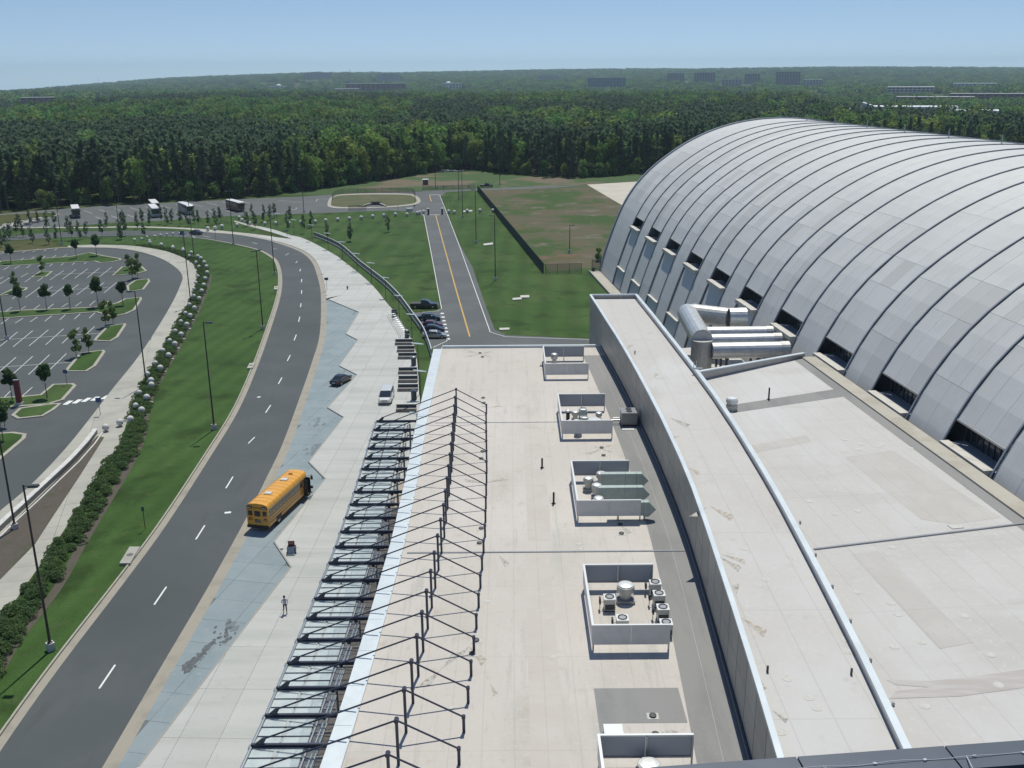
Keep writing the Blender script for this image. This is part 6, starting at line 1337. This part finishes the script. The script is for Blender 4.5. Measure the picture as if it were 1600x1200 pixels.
car(760, 292.5, radians(-92), 'pickup', BLKP, "dark pickup truck on the cross road behind the dark fence", name="pickup_truck", cat="pickup truck")
car(306, 366, radians(60), 'sedan', BLUP, "dark blue car on the far road bend beside the three balls")
# charter buses
BUSB = mat("bus_dark_side", (.06, .065, .07), .3, .2, coat=.5); BUSW = mat("bus_white_roof", (.72, .72, .73), .4); BUSG = mat("bus_grey_side", (.33, .37, .42), .35, .2); BUSR = mat("bus_brown_side", (.13, .055, .05), .4)
def coach(px, py, yaw, sidem, lab):
    x, y = G(px, py, .02); t = thing("charter_bus", lab, "coach", (x, y, .02), yaw); W_, L_ = 1.28, 12.0
    loft([(-L_ / 2, W_ * .97, W_ * .95, .4, 3.3), (-L_ / 2 + .2, W_, W_, .35, 3.38), (L_ / 2 - .3, W_, W_, .35, 3.38), (L_ / 2, W_ * .95, W_ * .92, .45, 3.2)], sidem, "body", t)
    loft([(-L_ / 2 + .1, W_ * .96, W_ * .9, 3.34, 3.44), (-L_ / 2 + .5, W_, W_ * .94, 3.36, 3.55), (L_ / 2 - .6, W_, W_ * .94, 3.36, 3.55), (L_ / 2 - .15, W_ * .95, W_ * .9, 3.34, 3.42)], BUSW, "roof", t)
    for sx_ in (-1, 1):
        for q in range(7): ya = -L_ / 2 + .9 + q * 1.5; B().box(sx_ * W_ - .01, ya, 1.9, sx_ * W_ + .012, ya + 1.42, 3.05).build("window", GLS, t, rel=True)
        for yy in (-3.9, -2.7, 3.9): wheel(t, sx_ * (W_ - .13), yy, .5, .3, sx_)
        B().box(sx_ * (W_ + .12) - .1, L_ / 2 - .1, 2.3, sx_ * (W_ + .12) + .1, L_ / 2 + .15, 2.9).build("mirror", BLK, t, rel=True)
        B().box(sx_ * .9 - .2, L_ / 2 - .02, .75, sx_ * .9 + .2, L_ / 2 + .03, .98).build("headlight", HLT, t, rel=True)
    B().box(-1.12, L_ / 2 - .02, 1.35, 1.12, L_ / 2 + .03, 3.0).build("windscreen", GLS, t, rel=True); B().box(-1.1, -L_ / 2 - .02, 2.0, 1.1, -L_ / 2 + .01, 3.0).build("rear_window", GLS, t, rel=True)
    return t
coach(119, 338, radians(205), BUSB, "leftmost charter bus standing alone near the left grass island"); coach(241.5, 329, radians(205), BUSB, "farther of two charter buses standing one behind the other")
coach(241, 337, radians(205), BUSG, "nearer of two charter buses standing one behind the other"); coach(291, 333, radians(212), BUSG, "grey white charter bus with its nose toward the young trees"); coach(368, 328.5, radians(216), BUSR, "brown sided charter bus at the right of the bus park")
# ---- school bus
YB = mat("school_bus_yellow", (.78, .38, .045), .32, 0, coat=.5, noise=(.8, (.72, .35, .045), .4, .65)); BKS = mat("bus_black_trim", (.02, .018, .015), .5)
rl_ = Vector(G(427, 828, 0)); ll_ = Vector(G(387, 829, 0)); rc = (rl_ + ll_) / 2
yaw = radians(-13.5); Lb, Wb = 9.2, 1.22
c0 = Vector((rc.x, rc.y)) + Vector((-sin(yaw), cos(yaw))) * (Lb / 2 - .05)
t = thing("school_bus", "yellow school bus pulled into the sawtooth lay-by with its door open", "school bus", (c0.x, c0.y, .03), yaw); t.scale = (1.05, 1.06, 1.05)
b = B(); secs = []
for yy, k in ((-Lb / 2, .985), (-Lb / 2 + .15, 1.0), (Lb / 2 - .25, 1.0), (Lb / 2, .97)):
    w_ = Wb * k; n = 10
    b.v += [(-w_ * .98, yy, .55), (w_ * .98, yy, .55), (w_, yy, .6), (w_, yy, 2.45), (w_ * .97, yy, 2.72), (w_ * .86, yy, 2.92), (w_ * .6, yy, 3.05), (0, yy, 3.10), (-w_ * .6, yy, 3.05), (-w_ * .86, yy, 2.92), (-w_ * .97, yy, 2.72), (-w_, yy, 2.45), (-w_, yy, .6)]
n = 13
for i in range(3): b.f += [(i * n + (q + 1) % n, i * n + q, (i + 1) * n + q, (i + 1) * n + (q + 1) % n) for q in range(n)]
b.f += [tuple(range(n)), tuple(range(4 * n - 1, 3 * n - 1, -1))]; b.m = [0] * len(b.f); b.build("body", YB, t, rel=True)
for q in range(1, 12):
    yy = -Lb / 2 + q * Lb / 12; v = []; rb_ = B(); pr_ = None
    for (xx, zz) in [(-.97, 2.735), (-.86, 2.935), (-.6, 3.065), (0, 3.115), (.6, 3.065), (.86, 2.935), (.97, 2.735)]:
        if pr_: rb_.beam((pr_[0] * Wb, yy, pr_[1]), (xx * Wb, yy, zz), .04, .012)
        pr_ = (xx, zz)
    rb_.build("roof_seam", YB, t, rel=True)
loft([(Lb / 2 - .02, 1.1, 1.0, .55, 1.75), (Lb / 2 + .9, 1.02, .85, .5, 1.62), (Lb / 2 + 1.25, .9, .7, .55, 1.3)], YB, "hood", t); B().box(-.55, Lb / 2 + 1.2, .65, .55, Lb / 2 + 1.27, 1.2).build("grille", BKS, t, rel=True); B().box(-1.2, Lb / 2 + 1.25, .4, 1.2, Lb / 2 + 1.42, .68).build("front_bumper", BKS, t, rel=True)
B().add([(-1.1, Lb / 2 + .01, 1.75), (1.1, Lb / 2 + .01, 1.75), (1.05, Lb / 2 + .02, 2.6), (-1.05, Lb / 2 + .02, 2.6)], [(3, 2, 1, 0), (0, 1, 2, 3)]).build("windscreen", GLS, t, rel=True)
for sx_ in (-1, 1):
    for q in range(11 if sx_ > 0 else 12):
        ya = -Lb / 2 + .22 + q * .72; f_ = B().box(sx_ * Wb - .012, ya, 1.72, sx_ * Wb + .012, ya + .62, 2.42).build("window", BKS, t, rel=True)
        B().box(sx_ * (Wb + .008) - .008, ya + .05, 1.76, sx_ * (Wb + .008) + .008, ya + .57, 2.05).build("pane", GLS, f_, rel=True); B().box(sx_ * (Wb + .012) - .008, ya + .05, 2.09, sx_ * (Wb + .012) + .008, ya + .57, 2.38).build("pane", mat("bus_pane_pale", (.16, .18, .19), .15) if "bus_pane_pale" not in bpy.data.materials else bpy.data.materials["bus_pane_pale"], f_, rel=True)
    for z in (.98, 1.28, 1.58): B().box(sx_ * Wb - .015, -Lb / 2 + .05, z, sx_ * Wb + .022, Lb / 2 - .8, z + .055).build("rub_rail", BKS, t, rel=True)
    for yy in (-Lb / 2 + 2.2, Lb / 2 + .35):
        wheel(t, sx_ * (Wb - .17), yy, .5, .32, sx_); B().box(sx_ * Wb - .02, yy - .58, .5, sx_ * Wb + .006, yy + .58, 1.05).build("wheel_arch", BKS, t, rel=True) if yy < 0 else None
    B().tube((sx_ * 1.1, Lb / 2 + .1, 2.3), (sx_ * 1.45, Lb / 2 + .7, 2.35), .025, 6).tube((sx_ * 1.45, Lb / 2 + .7, 2.35), (sx_ * 1.45, Lb / 2 + .7, 1.7), .025, 6).build("mirror_arm", BKS, t, rel=True); B().box(sx_ * 1.45 - .12, Lb / 2 + .66, 1.75, sx_ * 1.45 + .12, Lb / 2 + .74, 2.2).build("mirror", BKS, t, rel=True)
    B().box(sx_ * .98 - .14, -Lb / 2 - .02, 2.52, sx_ * .98 + .14, -Lb / 2 - .0, 2.78).build("lamp_panel", BKS, t, rel=True) if False else None
    lp_ = B().box(sx_ * .84 - .26, -Lb / 2 - .05, 2.50, sx_ * .84 + .26, -Lb / 2 + .05, 2.80).build("lamp_panel", BKS, t, rel=True)
    for dx in (-.12, .12): B().tube((sx_ * .84 + dx, -Lb / 2 - .05, 2.65), (sx_ * .84 + dx, -Lb / 2 - .075, 2.65), .085, 10).build("warning_lamp", HLT, lp_, rel=True)
    B().box(sx_ * .80 - .23, -Lb / 2 - .015, 1.72, sx_ * .80 + .23, -Lb / 2 + .01, 2.28).build("rear_window", GLS, t, rel=True); B().box(sx_ * .84 - .17, -Lb / 2 - .03, 1.36, sx_ * .84 + .17, -Lb / 2, 1.5).build("tail_light", TLT, t, rel=True); B().box(sx_ * .84 - .3, -Lb / 2 - .025, 1.22, sx_ * .84 + .3, -Lb / 2, 1.27).build("rub_rail", BKS, t, rel=True)
d_ = B().box(-.42, -Lb / 2 - .02, .75, .42, -Lb / 2 + .005, 2.42).build("emergency_door", YB, t, rel=True); B().box(-.33, -Lb / 2 - .035, 1.70, .33, -Lb / 2 - .02, 2.28).build("pane", GLS, d_, rel=True); B().box(-.33, -Lb / 2 - .035, .95, .33, -Lb / 2 - .02, 1.36).build("pane", GLS, d_, rel=True)
B().box(-1.2, -Lb / 2 - .16, .42, 1.2, -Lb / 2 - .0, .68).build("rear_bumper", BKS, t, rel=True)
# lettering above the rear door
def lettering(txt, size, par, loc, rot, m):
    cu = bpy.data.curves.new("lettering", 'FONT'); cu.body = txt; cu.size = size; cu.align_x = 'CENTER'; cu.extrude = .004
    o = bpy.data.objects.new("lettering", cu); col.objects.link(o); dg = bpy.context.evaluated_depsgraph_get(); me = bpy.data.meshes.new_from_object(o.evaluated_get(dg)); col.objects.unlink(o); bpy.data.objects.remove(o)
    me.materials.clear(); me.materials.append(m); l = link("lettering", me, par, rel=True); l.location = loc; l.rotation_euler = rot
lettering("SCHOOL BUS", .19, t, (0, -Lb / 2 - .03, 2.56), (pi / 2, 0, 0), BKS)
for yy in (-2.0, 1.7):
    h = B().box(-.38, yy - .32, 3.09, .38, yy + .32, 3.19).build("roof_hatch", WHT, t, rel=True); B().box(-.3, yy - .24, 3.19, .3, yy + .24, 3.22).build("cover", BALL, h, rel=True)
B().box(-.22, 3.2, 3.1, .22, 3.32, 3.2).build("strobe_light", mat("strobe_orange", (.35, .12, .03), .4), t, rel=True)
# open service door: two leaves standing out from the right front corner
dd = B().box(Wb - .01, Lb / 2 - .95, .45, Wb + .006, Lb / 2 - .12, 2.4).build("doorway", BKS, t, rel=True)
for dy in (-.95, -.12): lf = B().box(Wb + .01, Lb / 2 + dy - .02, .5, Wb + .44, Lb / 2 + dy + .02, 2.35).build("door", BKS, t, rel=True); B().box(Wb + .06, Lb / 2 + dy - .026, 1.3, Wb + .38, Lb / 2 + dy + .026, 2.25).build("pane", GLS, lf, rel=True)
B().box(Wb, Lb / 2 - .9, .3, Wb + .12, Lb / 2 - .15, .36).build("step", GREYM, t, rel=True)

# ================================================================== PEOPLE
SKIN = mat("skin", (.45, .27, .19), .6); SKIND = mat("skin_tan", (.30, .17, .11), .6); HAIR = mat("dark_hair", (.02, .015, .012), .7)
def person(x, y, z, yaw, lab, shirt, pants, pose='walk', skin=None, hold=True, hair=HAIR, sitting=False):
    skin = skin or SKIN
    st = .16 if pose == 'walk' else .03
    J = {'pel': (0, 0, .96, .125), 'sp': (0, .01, 1.12, .115), 'ch': (0, .01, 1.33, .14), 'nk': (0, .0, 1.49, .052), 'hd': (0, .02, 1.57, .075), 'hd2': (0, .025, 1.68, .085),
         'hl': (-.1, 0, .90, .085), 'kl': (-.11, st * .7 + .02, .50, .06), 'al': (-.11, st - .02, .09, .04), 'tl': (-.12, st + .14, .04, .035),
         'hr': (.1, 0, .90, .085), 'kr': (.11, -st * .4 + .05, .50, .06), 'ar': (.12, -st * 1.2, .11, .04), 'tr': (.13, -st * 1.2 + .14, .04, .035),
         'sl': (-.19, 0, 1.41, .062), 'el': (-.27, -.04, 1.14, .042), 'wl': (-.22, .16, 1.02, .032), 'sr': (.19, 0, 1.41, .062), 'er': (.27, -.02, 1.15, .042), 'wr': (.17, .24, 1.17, .032)}
    if not hold: J['wr'] = (.28, .04, .90, .032); J['wl'] = (-.28, .02, .90, .032)
    E = [('pel', 'sp'), ('sp', 'ch'), ('ch', 'nk'), ('nk', 'hd'), ('hd', 'hd2'), ('pel', 'hl'), ('hl', 'kl'), ('kl', 'al'), ('al', 'tl'), ('pel', 'hr'), ('hr', 'kr'), ('kr', 'ar'), ('ar', 'tr'), ('ch', 'sl'), ('sl', 'el'), ('el', 'wl'), ('ch', 'sr'), ('sr', 'er'), ('er', 'wr')]
    for s_, wn in (('l', 'wl'), ('r', 'wr')):      # palm and five fingers
        wx, wy, wz, _ = J[wn]; ex, ey, ez, _ = J['e' + s_]; d = Vector((wx - ex, wy - ey, wz - ez)).normalized(); sdv = d.cross(Vector((0, 0, 1))); sdv = sdv.normalized() if sdv.length > .1 else Vector((1, 0, 0))
        p = Vector((wx, wy, wz)) + d * .06; J['p' + s_] = (*p, .026); E.append((wn, 'p' + s_))
        for k, (off, ln) in enumerate([(-.03, .07), (-.01, .08), (.01, .075), (.03, .06)]):
            a = p + d * .035 + sdv * off; c = a + d * ln * .5; e = c + (d * .6 + Vector((0, 0, -.6))).normalized() * ln * .5
            for q, vv in enumerate((a, c, e)): J[f'f{s_}{k}{q}'] = (*vv, .009)
            E += [('p' + s_, f'f{s_}{k}0'), (f'f{s_}{k}0', f'f{s_}{k}1'), (f'f{s_}{k}1', f'f{s_}{k}2')]
        th = p + sdv * (.045 if s_ == 'l' else -.045); J['t1' + s_] = (*th, .011); J['t2' + s_] = (*(th + d * .035), .01); E += [('p' + s_, 't1' + s_), ('t1' + s_, 't2' + s_)]
    names = list(J); me = bpy.data.meshes.new("person_skeleton"); me.from_pydata([J[k][:3] for k in names], [(names.index(a), names.index(b_)) for a, b_ in E], [])
    o = bpy.data.objects.new("person_tmp", me); col.objects.link(o); md = o.modifiers.new("skin", 'SKIN')
    for i, k in enumerate(names): me.skin_vertices[0].data[i].radius = (J[k][3], J[k][3])
    me.skin_vertices[0].data[0].use_root = True; ms_ = o.modifiers.new("sub", 'SUBSURF'); ms_.levels = 1; ms_.render_levels = 1
    dg = bpy.context.evaluated_depsgraph_get(); bm_ = bpy.data.meshes.new_from_object(o.evaluated_get(dg)); bpy.data.objects.remove(o)
    for m_ in (skin, shirt, pants, BKS): bm_.materials.append(m_)
    for p in bm_.polygons:
        c = p.center; arm = abs(c.x) > .2 or (c.y > .12 and c.z > .85)
        p.material_index = 3 if c.z < .085 else (2 if c.z < .97 and not (arm and abs(c.x) > .2) else (0 if c.z > 1.47 or (arm and c.z < 1.2) else 1)); p.use_smooth = True
    t = thing("person", lab, "person", (x, y, z), yaw); link("body", bm_, t, rel=True)
    B().lathe((0, .0, 1.64), [(.095, 0), (.108, .05), (.10, .11), (.06, .155), (.01, .17)], 12).build("hair", hair, t, rel=True)
    B().tube((0, .105, 1.645), (0, .135, 1.63), .016, 6, .01).build("nose", skin, t, rel=True)
    for s_ in (-1, 1): B().lathe((s_ * .035, .105, 1.668), [(.009, -.006), (.011, 0), (.008, .007)], 6).build("eye", BKS, t, rel=True); B().box(s_ * .092 - .012, .0, 1.62, s_ * .092 + .012, .03, 1.68).build("ear", skin, t, rel=True)
    B().box(-.025, .10, 1.595, .025, .112, 1.604).build("mouth", TLT, t, rel=True)
    return t
PALE = mat("pale_blue_shirt", (.40, .44, .52), .8); NAVY = mat("navy_trousers", (.03, .035, .06), .8); PINK = mat("faded_red_shirt", (.35, .14, .12), .8); BLUS = mat("blue_shirt", (.12, .2, .36), .8); GRNS = mat("green_grey_shirt", (.14, .2, .17), .8); DRK = mat("dark_clothes", (.03, .03, .035), .8)
x, y = G(446, 958, .15); person(x, y, .15, radians(200), "person in pale blue shirt and navy trousers walking on the plaza, looking at something in hand", PALE, NAVY)
bpy.data.objects["person"]["label"] = "person in pale blue shirt and navy trousers walking alone on the open plaza"
def under(px, py, *a, **k): x, y = G(px, py, 1.75); return person(x, y, .15, *a, **k)
under(575, 1003, radians(160), "person in faded red shirt under the canopy beside the building wall", PINK, DRK, 'stand', hold=False)
under(527, 1163, radians(90), "person in blue shirt under the near end of the canopy", BLUS, NAVY, 'stand')
under(580, 966, radians(180), "left person of a pair under the canopy, in dark clothes", DRK, DRK, 'stand', hold=False)
under(588, 967, radians(170), "right person of a pair under the canopy, in a green grey shirt", GRNS, DRK, 'walk', hold=False)
for k, (px, py) in enumerate([(556, 1062), (601, 897), (607, 868)]):
    x, y = G(px, py, .9); t = thing("planter", ["near", "middle", "far"][k] + " dark round planter with a small shrub under the canopy edge", "planter", (x, y, .15)); B().lathe((x, y, .15), [(.4, 0), (.55, .7), (.6, .72), (.6, .8), (.5, .8)], 14).build("pot", DKS, t)
    o = link("foliage", shr[k], t); o.location = (x, y, .8); o.scale = (.42,) * 3
# ================================================================== HAZE
hb = B().box(-9000, -300, -900, 9000, 9300, 62).mesh("haze", []) if False else None
bb = B(); bb.box(-6500, -120, -420, 6500, 8200, 135); me = bpy.data.meshes.new("haze"); me.from_pydata(bb.v, [], bb.f)
hm = bpy.data.materials.new("haze"); hm.use_nodes = True; n = hm.node_tree.nodes; n.clear(); o_ = n.new("ShaderNodeOutputMaterial"); pv = n.new("ShaderNodeVolumePrincipled"); pv.inputs["Color"].default_value = (.64, .84, 1, 1); pv.inputs["Density"].default_value = .9e-4; pv.inputs["Anisotropy"].default_value = .2
hm.node_tree.links.new(pv.outputs[0], o_.inputs["Volume"]); me.materials.append(hm); link("haze", me, kind="stuff", label="thin blue haze over the whole place", cat="haze")
try: hm.cycles.homogeneous_volume = True
except Exception: pass
